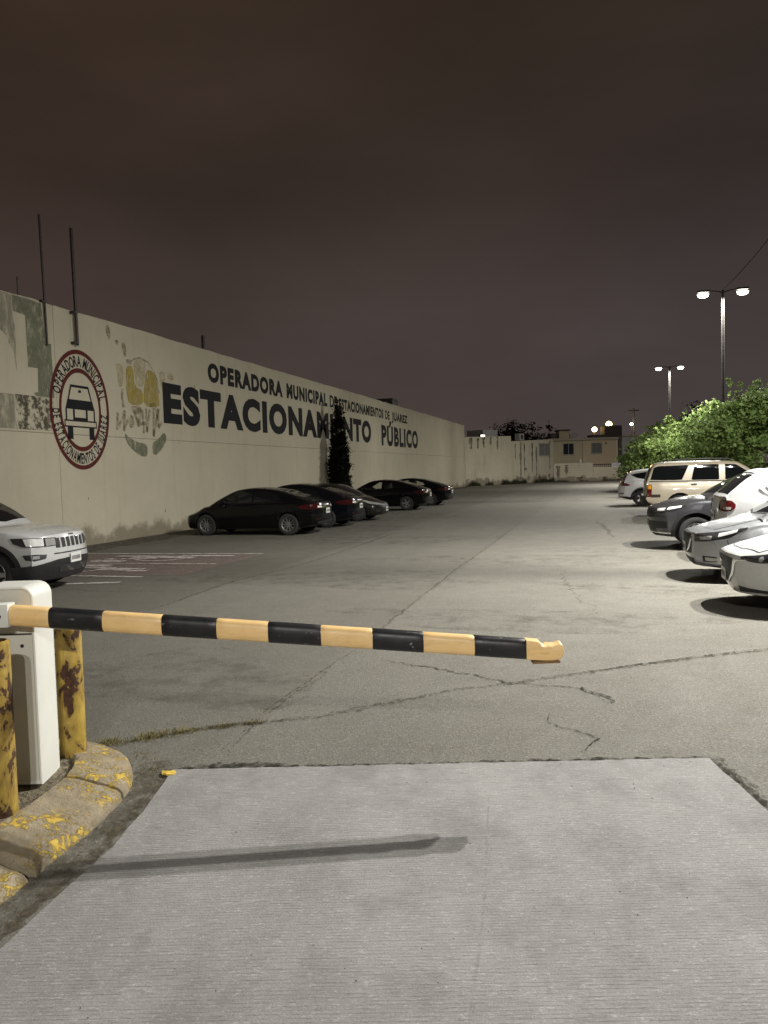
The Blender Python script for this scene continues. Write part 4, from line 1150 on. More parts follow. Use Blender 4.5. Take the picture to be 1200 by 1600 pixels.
def leaves(cent, size, out, droop=0.4, aspect=0.62):
    """pointed, folded leaf of four triangles at every centre"""
    n = len(cent)
    d = NPR.normal(size=(n, 3)); d[:, 2] = d[:, 2] * 0.5 - droop
    d /= np.linalg.norm(d, axis=1)[:, None]
    u = NPR.normal(size=(n, 3)) * 0.42 + out; u[:, 2] += 0.35
    s = np.cross(d, u); s /= np.linalg.norm(s, axis=1)[:, None]
    up = np.cross(s, d)
    L = (size * NPR.uniform(0.6, 1.3, n))[:, None]
    base = cent - d * L * 0.5
    mid = cent + up * L * 0.06
    tipp = cent + d * L * 0.5
    a = cent - d * L * 0.08 + s * L * aspect * 0.5 + up * L * 0.16; b = cent - d * L * 0.08 - s * L * aspect * 0.5 + up * L * 0.16
    V = np.stack([base, a, tipp, b, mid], 1).reshape(-1, 3)
    k = np.arange(n)[:, None] * 5
    F = np.stack([k + [0, 1, 4], k + [1, 2, 4], k + [2, 3, 4], k + [3, 0, 4]], 1).reshape(-1, 3)
    return V, F
def big_mesh(name, V, F, mat, parent):
    me = bpy.data.meshes.new(name)
    me.vertices.add(len(V)); me.vertices.foreach_set('co', np.asarray(V, np.float32).ravel())
    me.loops.add(len(F) * 3); me.loops.foreach_set('vertex_index', np.asarray(F, np.int32).ravel())
    me.polygons.add(len(F)); me.polygons.foreach_set('loop_start', np.arange(len(F), dtype=np.int32) * 3)
    me.update(calc_edges=True); me.validate()
    return link_mesh(name, me, mat, parent)
def tree(name, pos, lab, cat, blobs, nclump, per, leaf, mat, trunk_r=0.12, clump=0.28, group=None, seed=1, sprays=0):
    """blobs: (cx, cy, cz, rx, ry, rz) relative to the trunk foot"""
    global NPR
    NPR = np.random.default_rng(seed); rr = random.Random(seed)
    o = empty(name, pos, 0, lab, cat, group)
    B = np.array(blobs, float)
    vol = B[:, 3] * B[:, 4] * B[:, 5]
    pick = NPR.choice(len(B), nclump, p=vol / vol.sum())
    d = NPR.normal(size=(nclump, 3)); d /= np.linalg.norm(d, axis=1)[:, None]
    rad = NPR.uniform(0.45, 1.0, nclump) ** 0.5
    ctr = B[pick, :3] + d * B[pick, 3:] * rad[:, None]
    ctr = ctr[ctr[:, 2] > 0.25]
    pts = []; outs = []
    dirs = d[:len(ctr)] if len(ctr) == nclump else (ctr - B[0, :3]) / np.linalg.norm(ctr - B[0, :3], axis=1)[:, None]
    for c, dv in zip(ctr, dirs):
        k = int(per * rr.uniform(0.5, 1.5))
        sh = np.array([clump * rr.uniform(.6, 1.4), clump * rr.uniform(.6, 1.4), clump * rr.uniform(.35, .8)])
        pts.append(c + NPR.normal(size=(k, 3)) * sh); outs.append(np.repeat(dv[None, :], k, 0))
    for i in range(sprays):                      # shoots arching out of the crown
        b = B[rr.randrange(len(B))]
        a = rr.uniform(0, 2 * PI); el = rr.uniform(0.1, 1.3)
        dd = np.array([math.cos(a) * math.cos(el), math.sin(a) * math.cos(el), math.sin(el)])
        p0 = b[:3] + dd * b[3:] * 0.9
        Ls = rr.uniform(0.35, 0.9)
        tt = NPR.uniform(0, 1, 26)
        pts.append(p0 + dd * tt[:, None] * Ls + np.array([0, 0, -0.35]) * (tt[:, None] ** 2) * Ls + NPR.normal(size=(26, 3)) * 0.05); outs.append(np.repeat((dd + np.array([0, 0, .6]))[None, :], 26, 0))
    P = np.concatenate(pts)
    V, F = leaves(P, leaf, np.concatenate(outs))
    big_mesh('crown', V, F, M[mat], o)
    mb = MB()
    top = B[np.argmax(vol)][:3]
    mb.tube([(0, 0, -0.1), (0.04, 0.02, top[2] * 0.3), (top[0] * .4, top[1] * .4, top[2] * 0.6)], [trunk_r, trunk_r * .8, trunk_r * .55], 8)
    fork = Vector((top[0] * .4, top[1] * .4, top[2] * 0.6))
    for b in B:
        q = Vector(b[:3]); m = fork.lerp(q, .5) + Vector((rr.uniform(-.1, .1), rr.uniform(-.1, .1), .1))
        mb.tube([fork, m, q], [trunk_r * .5, trunk_r * .35, trunk_r * .15], 6)
        for k in range(5):
            a = rr.uniform(0, 2 * PI); el = rr.uniform(-0.2, 1.2)
            e = q + Vector((math.cos(a) * math.cos(el) * b[3], math.sin(a) * math.cos(el) * b[4], math.sin(el) * b[5])) * .85
            mb.tube([q, q.lerp(e, .5) + Vector((0, 0, .08)), e], [trunk_r * .2, trunk_r * .13, trunk_r * .05], 5)
    mb.build('trunk', M['bark'], o, 60)
    return o
TG = 'trees behind the right hand row of cars'
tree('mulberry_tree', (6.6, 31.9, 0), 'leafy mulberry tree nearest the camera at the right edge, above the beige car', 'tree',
     [(-0.7, 0.0, 3.7, 1.4, 1.4, .75), (-2.2, -0.2, 2.9, 1.1, 1.0, .6), (-1.9, 0.9, 3.2, 1.2, 1.0, .6), (0.5, -0.4, 3.9, 1.4, 1.3, .7), (-0.2, 1.2, 3.8, 1.4, 1.1, .8), (-1.0, .4, 2.4, 1.5, 1.1, .8), (.8, .5, 2.9, 1.5, 1.2, 1.1), (-1.5, 0.2, 4.25, .5, .5, .3), (-.3, .6, 4.3, .6, .5, .3)], 230, 70, 0.165, 'leaf_lit', 0.14, 0.23, TG, 2, 70)
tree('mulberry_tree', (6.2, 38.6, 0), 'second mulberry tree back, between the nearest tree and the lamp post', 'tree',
     [(-0.8, 0, 3.1, 1.6, 1.6, 1.0), (0.5, -0.9, 3.7, 1.5, 1.4, .8), (-2.2, 0.4, 2.6, 1.1, 1.2, .8), (0.3, 1.0, 3.5, 1.4, 1.2, .8), (-1.0, -1.0, 2.5, 1.4, 1.1, .9), (-.5, .5, 2.0, 1.6, 1.4, .9)], 180, 60, 0.18, 'leaf_lit', 0.14, 0.27, TG, 3, 50)
tree('mulberry_tree', (5.2, 43.6, 0), 'broad mulberry tree in the middle, just in front of the near lamp post', 'tree',
     [(-0.6, 0, 3.0, 1.7, 1.8, 1.2), (1.0, -0.6, 3.6, 1.6, 1.6, 1.1), (-1.8, 0.8, 2.4, 1.1, 1.3, 1.0), (0.4, 1.2, 3.8, 1.4, 1.4, 1.0), (1.4, .4, 2.4, 1.5, 1.5, 1.4), (-.6, -.8, 2.0, 1.5, 1.4, 1.0)], 180, 38, 0.21, 'leaf', 0.14, 0.30, TG, 4, 40)
tree('mulberry_tree', (4.1, 51.5, 0), 'lower mulberry bush left of the middle tree, behind the white car', 'tree',
     [(-0.5, 0, 2.4, 1.6, 1.8, 1.2), (0.9, -0.6, 3.0, 1.5, 1.6, 1.3), (-1.3, 0.6, 1.7, 1.0, 1.4, 1.1), (0.4, 1.2, 3.2, 1.5, 1.5, 1.1)], 150, 38, 0.22, 'leaf', 0.12, 0.30, TG, 5, 34)
tree('mulberry_tree', (3.5, 60.0, 0), 'leftmost mulberry bush of the row, in front of the grey white house', 'tree',
     [(-0.3, 0, 2.3, 1.5, 1.7, 1.5), (0.9, -0.4, 3.2, 1.5, 1.6, 1.5), (-1.0, 0.6, 1.5, 1.0, 1.4, 1.1)], 130, 36, 0.25, 'leaf', 0.12, 0.33, TG, 6, 30)
FG = 'dark trees beyond the far wall'
for i, (x, y, h, w, lab) in enumerate([(-17.6, 118, 7.6, 2.0, 'leftmost dark round tree beyond the stained far wall'), (-14.9, 121, 9.3, 2.6, 'broadest dark tree beyond the stained far wall'), (-12.9, 119, 9.7, 1.4, 'thin dark tree with a split top beyond the far wall'), (-11.0, 120, 9.2, 2.2, 'dark round tree right of the split one beyond the far wall'), (-9.0, 122, 7.3, 1.8, 'lowest dark tree at the right beyond the stained wall')]):
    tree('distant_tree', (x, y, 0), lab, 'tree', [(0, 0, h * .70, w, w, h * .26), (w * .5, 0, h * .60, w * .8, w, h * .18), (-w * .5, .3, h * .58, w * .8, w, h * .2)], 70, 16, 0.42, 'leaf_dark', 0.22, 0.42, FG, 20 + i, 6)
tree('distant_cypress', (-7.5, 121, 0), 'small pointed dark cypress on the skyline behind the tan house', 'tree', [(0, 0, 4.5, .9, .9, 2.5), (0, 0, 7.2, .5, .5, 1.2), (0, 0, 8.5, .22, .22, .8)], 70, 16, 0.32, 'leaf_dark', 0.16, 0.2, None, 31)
for i, (x, y, h) in enumerate([(8.2, 96, 7.7), (10.6, 99, 9.4)]):
    tree('distant_tree', (x, y, 0), ['low dark bush top showing just over the mulberries', 'spindly dark tree top rising over the mulberries at right'][i], 'tree', [(0, 0, h * .8, 1.1, 1.1, h * .17), (.7, 0, h * .7, 1.2, 1.1, h * .17)], 40, 14, 0.32, 'leaf_dark', 0.15, 0.3, None, 41 + i)
# the cypress against the long wall
tree('cypress_tree', (-12.95, 37.6, 0), 'tall narrow black cypress standing against the lettered wall', 'tree',
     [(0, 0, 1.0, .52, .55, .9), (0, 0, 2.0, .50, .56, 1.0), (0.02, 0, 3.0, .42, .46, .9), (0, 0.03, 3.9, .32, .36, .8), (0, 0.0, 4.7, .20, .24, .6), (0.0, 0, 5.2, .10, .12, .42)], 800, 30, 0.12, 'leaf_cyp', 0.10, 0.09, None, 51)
# weeds along the foot of the far wall
mb = MB(); r = random.Random(77)
def weeds(x0, y0, ang, L, count, hmax):
    for i in range(count):
        s = r.uniform(0, L)
        if math.sin(s * 2.1) + math.sin(s * 0.9 + 1) < -0.3: continue
        cx = x0 + math.cos(ang) * s + math.sin(ang) * r.uniform(0.05, .35); cy = y0 + math.sin(ang) * s - math.cos(ang) * r.uniform(0.05, .35)
        h = hmax * r.uniform(.2, 1) * (0.5 + 0.5 * math.sin(s * 1.7) ** 2); th = r.uniform(0, 2 * PI); w = 0.03
        mb.add([(cx - w * math.sin(th), cy + w * math.cos(th), 0), (cx + w * math.sin(th), cy - w * math.cos(th), 0), (cx + h * .4 * math.cos(th), cy + h * .4 * math.sin(th), h)], [(0, 1, 2)])
weeds(A0[0] + 0.2, A0[1], ANG0, 16, 2600, 0.8)
weeds(B0[0], B0[1], ANG1, 9.5, 700, 0.35)
o = mb.build('weeds', mat_grass('dark weeds', (0.030, 0.032, 0.014), (0.060, 0.058, 0.026)))
tag(o, 'ragged dark weeds along the foot of the far walls', 'weeds', kind='stuff')

# ------------------------------------------------------------------ cars
def pchip(pts):
    x = np.array([p[0] for p in pts], float); y = np.array([p[1] for p in pts], float)
    h = np.diff(x); dl = np.diff(y) / h
    d = np.zeros(len(x)); d[0] = dl[0]; d[-1] = dl[-1]
    for i in range(1, len(x) - 1):
        if dl[i-1] * dl[i] > 0:
            w1 = 2*h[i] + h[i-1]; w2 = h[i] + 2*h[i-1]
            d[i] = (w1 + w2) / (w1 / dl[i-1] + w2 / dl[i])
    def f(q):
        q = np.clip(np.asarray(q, float), x[0], x[-1])
        i = np.clip(np.searchsorted(x, q, side='right') - 1, 0, len(x) - 2)
        t = (q - x[i]) / h[i]
        return ((2*t**3 - 3*t**2 + 1) * y[i] + (t**3 - 2*t**2 + t) * h[i] * d[i] + (-2*t**3 + 3*t**2) * y[i+1] + (t**3 - t**2) * h[i] * d[i+1])
    return f
def spaced(a, b, n, k=0.75):
    u = np.linspace(0, 1, n)
    return a + (b - a) * ((1 - k) * u + k * (0.5 - 0.5 * np.cos(PI * u)))
def boolean_cut(me, cutters):
    o = bpy.data.objects.new('tmp', me); COL.objects.link(o)
    tmp = []
    for V, F in cutters:
        m2 = bpy.data.meshes.new('cut'); m2.from_pydata([tuple(v) for v in V], [], F); m2.update()
        bm = bmesh.new(); bm.from_mesh(m2); bmesh.ops.recalc_face_normals(bm, faces=bm.faces[:]); bm.to_mesh(m2); bm.free()
        c = bpy.data.objects.new('cut', m2); COL.objects.link(c); tmp.append(c)
        md = o.modifiers.new('b', 'BOOLEAN'); md.operation = 'DIFFERENCE'; md.solver = 'EXACT'; md.object = c
    bpy.context.view_layer.update()
    res = bpy.data.meshes.new_from_object(o.evaluated_get(bpy.context.evaluated_depsgraph_get()))
    bpy.data.objects.remove(o)
    for c in tmp: bpy.data.objects.remove(c)
    return res

class Car:
    def __init__(s, name, label, loc, rz, S, paint_mat, group):
        s.S = S; s.pm = M[paint_mat]
        s.root = empty(name, loc, rz, label, 'car', group)
        L, W = S['L'], S['W']
        s.xf, s.xr = L / 2, -L / 2
        s.axf = s.xf - S['fo']; s.axr = s.axf - S['wb']
        s.wr = S['wr']
        s.belt = pchip(S['belt']); s.top = pchip(S['top']); s.bot = pchip(S['bot'])
        s.half = pchip(S.get('plan', [(-L/2, W/2*0.93), (-L/2+0.7, W/2*0.985), (0, W/2), (L/2-0.8, W/2*0.985), (L/2, W/2*0.91)]))
        s.Ff = pchip(S['front']); s.Fr = pchip(S['rear'])
        s.roof = pchip(S['roof']); s.rx0, s.rx1 = S['roof'][0][0], S['roof'][-1][0]
        s.make_body(); s.make_cabin()
        bm = bmesh.new(); bm.from_mesh(s.body_me); bm.from_mesh(s.cabin_me)
        s.bvh = BVHTree.FromBMesh(bm); bm.free()
        s.cut_body()
        s.wheels()
    def setback(s, x, y, z):
        S = s.S; L = S['L']; blend = S.get('blend', 0.85)
        w = s.half(x)
        tf = np.clip((x - (s.xf - blend)) / blend, 0, 1); tr = np.clip(((s.xr + blend) - x) / blend, 0, 1)
        g = np.abs(y) / w
        return x - tf * (s.Ff(z) + S.get('cf', 0.34) * g ** 3) + tr * (s.Fr(z) + S.get('cr', 0.22) * g ** 3.5)
    def section(s, x):
        zb, zs, zt = float(s.bot(x)), float(s.belt(x)), float(s.top(x))
        h = zs - zb; sh = s.S.get('shoulder', 0.05)
        ctl = [(0, zb), (0.55, zb), (0.84, zb + 0.004), (0.925, zb + 0.03), (0.965, zb + 0.13 * h), (0.99, zb + 0.32 * h), (1.0, zb + 0.55 * h), (0.993, zb + 0.75 * h),
               (0.975, zb + 0.88 * h), (0.955, zs - 0.012), (0.915, zs + 0.15 * (zt - zs)), (0.80, zs + 0.50 * (zt - zs)), (0.5, zs + 0.86 * (zt - zs)), (0, zt)]
        c = np.array(ctl); t = np.concatenate([[0], np.cumsum(np.hypot(np.diff(c[:, 0]) * 0.9, np.diff(c[:, 1])))])
        u = np.unique(np.concatenate([np.linspace(0, t[-1], 30), t[2:11]]))
        fy = pchip(list(zip(t, c[:, 0]))); fz = pchip(list(zip(t, c[:, 1])))
        n = s.NPT
        u = np.interp(np.linspace(0, len(u) - 1, n), np.arange(len(u)), u)
        w = float(s.half(x))
        return fy(u) * w, fz(u)
    NPT = 34
    def make_body(s):
        xs = spaced(s.xr, s.xf, 58, 0.6)
        V = []; F = []; n = s.NPT; m = 2 * n - 2
        for x in xs:
            y, z = s.section(x)
            yy = np.concatenate([y, -y[-2:0:-1]]); zz = np.concatenate([z, z[-2:0:-1]])
            xx = s.setback(np.full(len(yy), x), yy, zz)
            V += list(zip(xx, yy, zz))
        for i in range(len(xs) - 1):
            for k in range(m): F.append((i*m+k, i*m+(k+1)%m, (i+1)*m+(k+1)%m, (i+1)*m+k))
        for x, fl in ((xs[0], False), (xs[-1], True)):
            y, z = s.section(x); nc = 14
            b = len(V)
            for k in range(n):
                ly = np.linspace(y[k], -y[k], nc + 1)
                lx = s.setback(np.full(nc + 1, x), ly, np.full(nc + 1, z[k]))
                V += list(zip(lx, ly, np.full(nc + 1, z[k])))
            for k in range(n - 1):
                for c in range(nc):
                    q = (b+k*(nc+1)+c, b+k*(nc+1)+c+1, b+(k+1)*(nc+1)+c+1, b+(k+1)*(nc+1)+c)
                    F.append(q)
        s.body_me = s.finish(V, F)
    def finish(s, V, F):
        me = bpy.data.meshes.new('body'); me.from_pydata([tuple(float(a) for a in v) for v in V], [], F)
        bm = bmesh.new(); bm.from_mesh(me)
        bmesh.ops.remove_doubles(bm, verts=bm.verts[:], dist=0.0006)
        bmesh.ops.dissolve_degenerate(bm, dist=0.0004, edges=bm.edges[:])
        bmesh.ops.recalc_face_normals(bm, faces=bm.faces[:])
        bm.to_mesh(me); bm.free()
        return me
    def make_cabin(s):
        S = s.S
        xs = spaced(s.rx0, s.rx1, 54, S.get('cabk', 0.8))
        hm = max(p[1] for p in S['roof']) - float(s.belt(0))
        V = []; F = []; n = 18; m = 2 * n - 1
        for x in xs:
            zb = float(s.belt(x)) - 0.035; zr = max(float(s.roof(x)), zb + 0.02)
            h = zr - zb; k = min(1, max(0, h / (hm + 0.035)))
            wb = float(s.half(x)) * S.get('cab_w', 0.925); wt = wb - S.get('tumble', 0.17) * k
            ctl = np.array([(wb, zb), (wb * 0.997 - 0.02 * k, zb + h * 0.2), (wb + (wt - wb) * 0.55, zb + h * 0.55), (wt + 0.012, zb + h * 0.80), (wt - 0.035 * k - 0.01, zb + h * 0.925), (wt - 0.15 * k - 0.05, zb + h * 0.975), (wt * 0.5, zb + h * 0.994), (0, zr)])
            t = np.concatenate([[0], np.cumsum(np.hypot(np.diff(ctl[:, 0]), np.diff(ctl[:, 1])))])
            u = np.linspace(0, t[-1], n)
            y = pchip(list(zip(t, ctl[:, 0])))(u); z = pchip(list(zip(t, ctl[:, 1])))(u)
            y[0] = wb; z[0] = zb; y[-1] = 0
            bow = S.get('bow', 0.10)
            f = np.clip((x - (s.rx1 - 1.2)) / 1.2, 0, 1); rr = np.clip(((s.rx0 + 0.6) - x) / 0.6, 0, 1)
            yy = np.concatenate([y, -y[-2::-1]]); zz = np.concatenate([z, z[-2::-1]])
            g = (yy / max(wb, .1)) ** 2
            xx = x - f * bow * g + rr * S.get('bow_r', 0.06) * g
            V += list(zip(xx, yy, zz))
        for i in range(len(xs) - 1):
            for k in range(m): F.append((i*m+k, i*m+(k+1)%m, (i+1)*m+(k+1)%m, (i+1)*m+k))
        F.append(tuple(range(m))); F.append(tuple((len(xs)-1)*m + k for k in range(m - 1, -1, -1)))
        s.cabin_me = s.finish(V, F)
    def cut_body(s):
        cut = []
        ra = s.wr + s.S.get('arch', 0.055)
        for ax in (s.axf, s.axr):
            w = float(s.half(ax))
            for sg in (-1, 1):
                mb = MB().lathe([(ra, 0), (ra, 0.55)], 40, Matrix.Translation((ax, sg * (w + 0.25), s.wr + 0.01)) @ Matrix.Rotation(R(90) * sg, 4, 'X'), True)
                cut.append((mb.V, mb.F))
        me = boolean_cut(s.body_me, cut)
        me.materials.clear()
        me.materials.append(s.pm); me.materials.append(M['black_plastic'])
        cl = s.S.get('clad', 0.0)
        for p in me.polygons:
            c = p.center
            blk = p.normal.z < -0.75 and c.z < 0.5
            if cl and c.z < cl + s.S.get('clad_slope', 0) * max(0, abs(c.x) - s.S['L'] * 0.28): blk = True
            for ax in (s.axf, s.axr):
                if (c.x - ax) ** 2 + (c.z - s.wr - 0.01) ** 2 < (ra + 0.004) ** 2: blk = True
            p.material_index = 1 if blk else 0
        s.body = link_mesh('body', me, None, s.root, 38)
        cm = s.cabin_me
        if s.S.get('tunnel'):
            cc = []
            for poly in s.S['tunnel']:
                P = [(x, z) for x, z in poly]
                nn = len(P); V = [(x, -1.4, z) for x, z in P] + [(x, 1.4, z) for x, z in P]
                cc.append((V, [tuple(range(nn)), tuple(range(2*nn-1, nn-1, -1))] + [(i, (i+1) % nn, nn + (i+1) % nn, nn + i) for i in range(nn)]))
            cm = boolean_cut(cm, cc)
            cm.materials.clear(); cm.materials.append(s.pm); cm.materials.append(M['black_plastic'])
            for p in cm.polygons:
                if abs(p.center.y) < 0.5 and p.center.z < s.S['roof'][0][1] + 5 and (abs(p.normal.y) < 0.05) and p.area > 0.05: p.material_index = 1
            s.cabin = link_mesh('cabin', cm, None, s.root, 38)
        else:
            s.cabin = link_mesh('cabin', cm, s.pm, s.root, 38)
    def wheels(s):
        st = s.S.get('rim', 'five'); r = s.wr; tw = s.S.get('tw', 0.20)
        ir = r * 0.66
        key = (st, round(r, 3), tw, s.S.get('rim_mat', 'alloy'))
        if key not in Car.cache:
            t = MB().lathe([(ir - 0.01, -tw*.42), (ir + 0.01, -tw*.5), (r - 0.045, -tw*.52), (r - 0.012, -tw*.44), (r, -tw*.3), (r, tw*.3), (r - 0.012, tw*.44), (r - 0.045, tw*.52), (ir + 0.01, tw*.5), (ir - 0.01, tw*.42)], 36)
            q = MB().lathe([(ir + 0.002, tw*.40), (ir - 0.012, tw*.46), (ir - 0.025, tw*.40), (ir - 0.03, 0.0), (ir - 0.03, -tw*.4)], 36)
            nsp = {'five': 5, 'ten': 10, 'six': 6, 'steel': 8}[st]
            for k in range(nsp):
                a = 2 * PI * k / nsp
                w0, w1 = {'five': (0.045, 0.032), 'ten': (0.018, 0.014), 'six': (0.04, 0.035), 'steel': (0.03, 0.05)}[st]
                T = Matrix.Rotation(a, 4, 'Z')
                q.add([T @ Vector(v) for v in ((0.04, -w0, tw*.30), (0.04, w0, tw*.30), (ir - 0.015, w1, tw*.40), (ir - 0.015, -w1, tw*.40), (0.04, -w0, tw*.2), (0.04, w0, tw*.2), (ir - 0.015, w1, tw*.28), (ir - 0.015, -w1, tw*.28))],
                      [(0, 1, 2, 3), (4, 7, 6, 5), (0, 3, 7, 4), (1, 5, 6, 2), (2, 6, 7, 3)])
            q.lathe([(0.0, tw*.36), (0.03, tw*.35), (0.06, tw*.31), (0.065, tw*.2)], 16)
            d = MB().lathe([(0.0, 0.02), (ir * 0.62, 0.02), (ir * 0.62, 0.0)], 24)
            me = []
            for mbx, mt, nm in ((t, 'rubber', 'wheel'), (q, s.S.get('rim_mat', 'alloy'), 'rim'), (d, 'dark_steel', 'brake_disc')):
                o = mbx.build(nm, M[mt], None, 40); me.append(o.data); bpy.data.objects.remove(o)
            Car.cache[key] = me
        me = Car.cache[key]
        for ax in (s.axf, s.axr):
            for sg in (-1, 1):
                o = bpy.data.objects.new('wheel', me[0]); COL.objects.link(o); o.parent = s.root
                o.location = (ax, sg * (float(s.half(ax)) - tw * 0.5 - 0.015), s.wr)
                o.rotation_euler = (R(-90) * sg, 0, 0)
                for mm, nm in ((me[1], 'rim'), (me[2], 'brake_disc')):
                    c = bpy.data.objects.new(nm, mm); COL.objects.link(c); c.parent = o
    cache = {}
    # ---- pieces fitted to the surface
    def patch(s, name, mode, top, bot, mat, off=0.004, sg=1, nx=14, nz=6, rim=0.012, parent=None, ctr=None):
        def res(P, n):
            P = np.array(P, float); t = np.linspace(0, 1, len(P)); u = np.linspace(0, 1, n + 1)
            d = np.concatenate([[0], np.cumsum(np.hypot(*np.diff(P, axis=0).T))])
            if d[-1] > 0: t = d / d[-1]
            return np.stack([np.interp(u, t, P[:, 0]), np.interp(u, t, P[:, 1])], 1)
        A = res(top, nx); B = res(bot, nx)
        V = [None] * ((nx + 1) * (nz + 1)); N = list(V)
        for i in range(nx + 1):
            for j in range(nz + 1):
                a, b = A[i] + (B[i] - A[i]) * j / nz
                if mode == 'side': o, d = Vector((a, sg * 3, b)), Vector((0, -sg, 0))
                elif mode == 'front': o, d = Vector((6, a * sg, b)), Vector((-1, 0, 0))
                elif mode == 'rear': o, d = Vector((-6, a * sg, b)), Vector((1, 0, 0))
                elif mode == 'top': o, d = Vector((a, b * sg, 4)), Vector((0, 0, -1))
                else:
                    cx, cy = ctr; dr = Vector((math.cos(R(a)), sg * math.sin(R(a)), 0)); o, d = Vector((cx, sg * cy, b)) + dr * 4, -dr
                h = s.bvh.ray_cast(o, d)
                if h[0] is None: continue
                nrm = h[1] if h[1].dot(d) < 0 else -h[1]
                V[i*(nz+1)+j] = h[0] + nrm * off; N[i*(nz+1)+j] = nrm
        mp = {}; VV = []
        for k, v in enumerate(V):
            if v is not None: mp[k] = len(VV); VV.append(v)
        F = []
        for i in range(nx):
            for j in range(nz):
                q = (i*(nz+1)+j, (i+1)*(nz+1)+j, (i+1)*(nz+1)+j+1, i*(nz+1)+j+1)
                if all(k in mp for k in q): F.append(tuple(mp[k] for k in q))
        border = [(i, 0) for i in range(nx + 1)] + [(nx, j) for j in range(1, nz + 1)] + [(i, nz) for i in range(nx - 1, -1, -1)] + [(0, j) for j in range(nz - 1, 0, -1)]
        bk = [i*(nz+1)+j for i, j in border]
        if all(k in mp for k in bk) and rim > 0:
            base = len(VV)
            for k in bk: VV.append(V[k] - N[k] * rim)
            for c in range(len(bk)):
                F.append((mp[bk[c]], mp[bk[(c+1) % len(bk)]], base + (c+1) % len(bk), base + c))
        return mesh_obj(name, VV, F, M[mat] if isinstance(mat, str) else mat, parent or s.root, 38)
    def both(s, *a, **k):
        return [s.patch(*a, sg=sg, **k) for sg in (1, -1)]
    def arch_trim(s, w=0.06, mat='black_plastic', off=0.012):
        for ax in (s.axf, s.axr):
            ra = s.wr + s.S.get('arch', 0.055)
            o = []; i = []
            for k in range(21):
                a = R(-8 + 196 * k / 20)
                i.append((ax + ra * math.cos(a), s.wr + 0.01 + ra * math.sin(a))); o.append((ax + (ra + w) * math.cos(a), s.wr + 0.01 + (ra + w) * math.sin(a)))
            s.both('wheel_arch_trim', 'side', o, i, mat, off, nx=24, nz=2)
    def doors(s, spans, zb, zt=None, handle=True, hz=0.82, hm='body'):
        for x0, x1 in spans:
            n = 8
            xs = np.linspace(x0, x1, n)
            t = [(x, (float(s.belt(x)) - 0.03) if zt is None else zt) for x in xs]
            for sg in (1, -1):
                d = s.patch('door', 'side', t, [(x, zb) for x in xs], s.pm, 0.0030, sg, 10, 8, 0.004)
                if handle:
                    xh = x0 + 0.10
                    s.patch('handle', 'side', [(xh, hz + 0.022), (xh + 0.19, hz + 0.026)], [(xh, hz - 0.022), (xh + 0.19, hz - 0.018)], s.pm if hm == 'body' else M[hm], 0.026, sg, 6, 3, 0.02, d)
    def mirror(s, x, z, mat=None):
        for sg in (1, -1):
            w = float(s.half(x))
            T = Matrix.Translation((x, sg * (w + 0.06), z))
            o = bevel_box('mirror', (-0.06, -0.10, -0.065), (0.07, 0.10, 0.07), mat or s.pm, s.root, 0.035, 3, T)
            MB().box((x - 0.055, sg * w * 0.90 - 0.05, z - 0.10), (x + 0.02, sg * w * 0.90 + 0.12 * 1, z - 0.045)).build('mirror_arm', M['black_plastic'], o)
    def plate(s, x, z, front=True, w=0.15):
        dx = 1 if front else -1
        hit = s.bvh.ray_cast(Vector((6 * dx, 0, z)), Vector((-dx, 0, 0)))[0]
        xx = hit.x + dx * 0.012
        a, b = sorted((xx, xx + dx * 0.012))
        o = MB().box((a, -w, z - 0.078), (b, w, z + 0.078)).build('number_plate', M['plate'], s.root)
        mb = MB()
        for k in range(7):
            y = -w * .72 + k * w * .24
            q0, q1 = sorted((xx + dx * 0.0125, xx + dx * 0.0145))
            mb.box((q0, y - 0.012, z - 0.035), (q1, y + 0.012, z + 0.03))
        mb.build('plate_marks', M['plate_dark'], o)

def sedan_spec(**k):
    S = dict(L=4.60, W=1.80, wb=2.72, fo=0.92, wr=0.325, rim='ten',
             belt=[(-2.3, .93), (-1.9, .985), (-1.2, .97), (0, .93), (.8, .905), (1.3, .86), (1.9, .74), (2.3, .60)],
             top=[(-2.3, .97), (-1.9, 1.05), (-1.2, 1.04), (0, 1.0), (.9, .98), (1.4, .92), (1.9, .80), (2.3, .64)],
             bot=[(-2.3, .30), (-1.8, .21), (0, .19), (1.8, .18), (2.3, .21)],
             front=[(.15, .14), (.3, .03), (.45, 0), (.58, .03), (.70, .14), (.8, .22)], rear=[(.2, .14), (.40, .02), (.6, 0), (.85, .03), (1.0, .10), (1.1, .16)],
             roof=[(-1.95, 1.03), (-1.35, 1.23), (-.75, 1.385), (-.1, 1.44), (.35, 1.40), (.85, 1.20), (1.35, .93)])
    S.update(k)
    return S
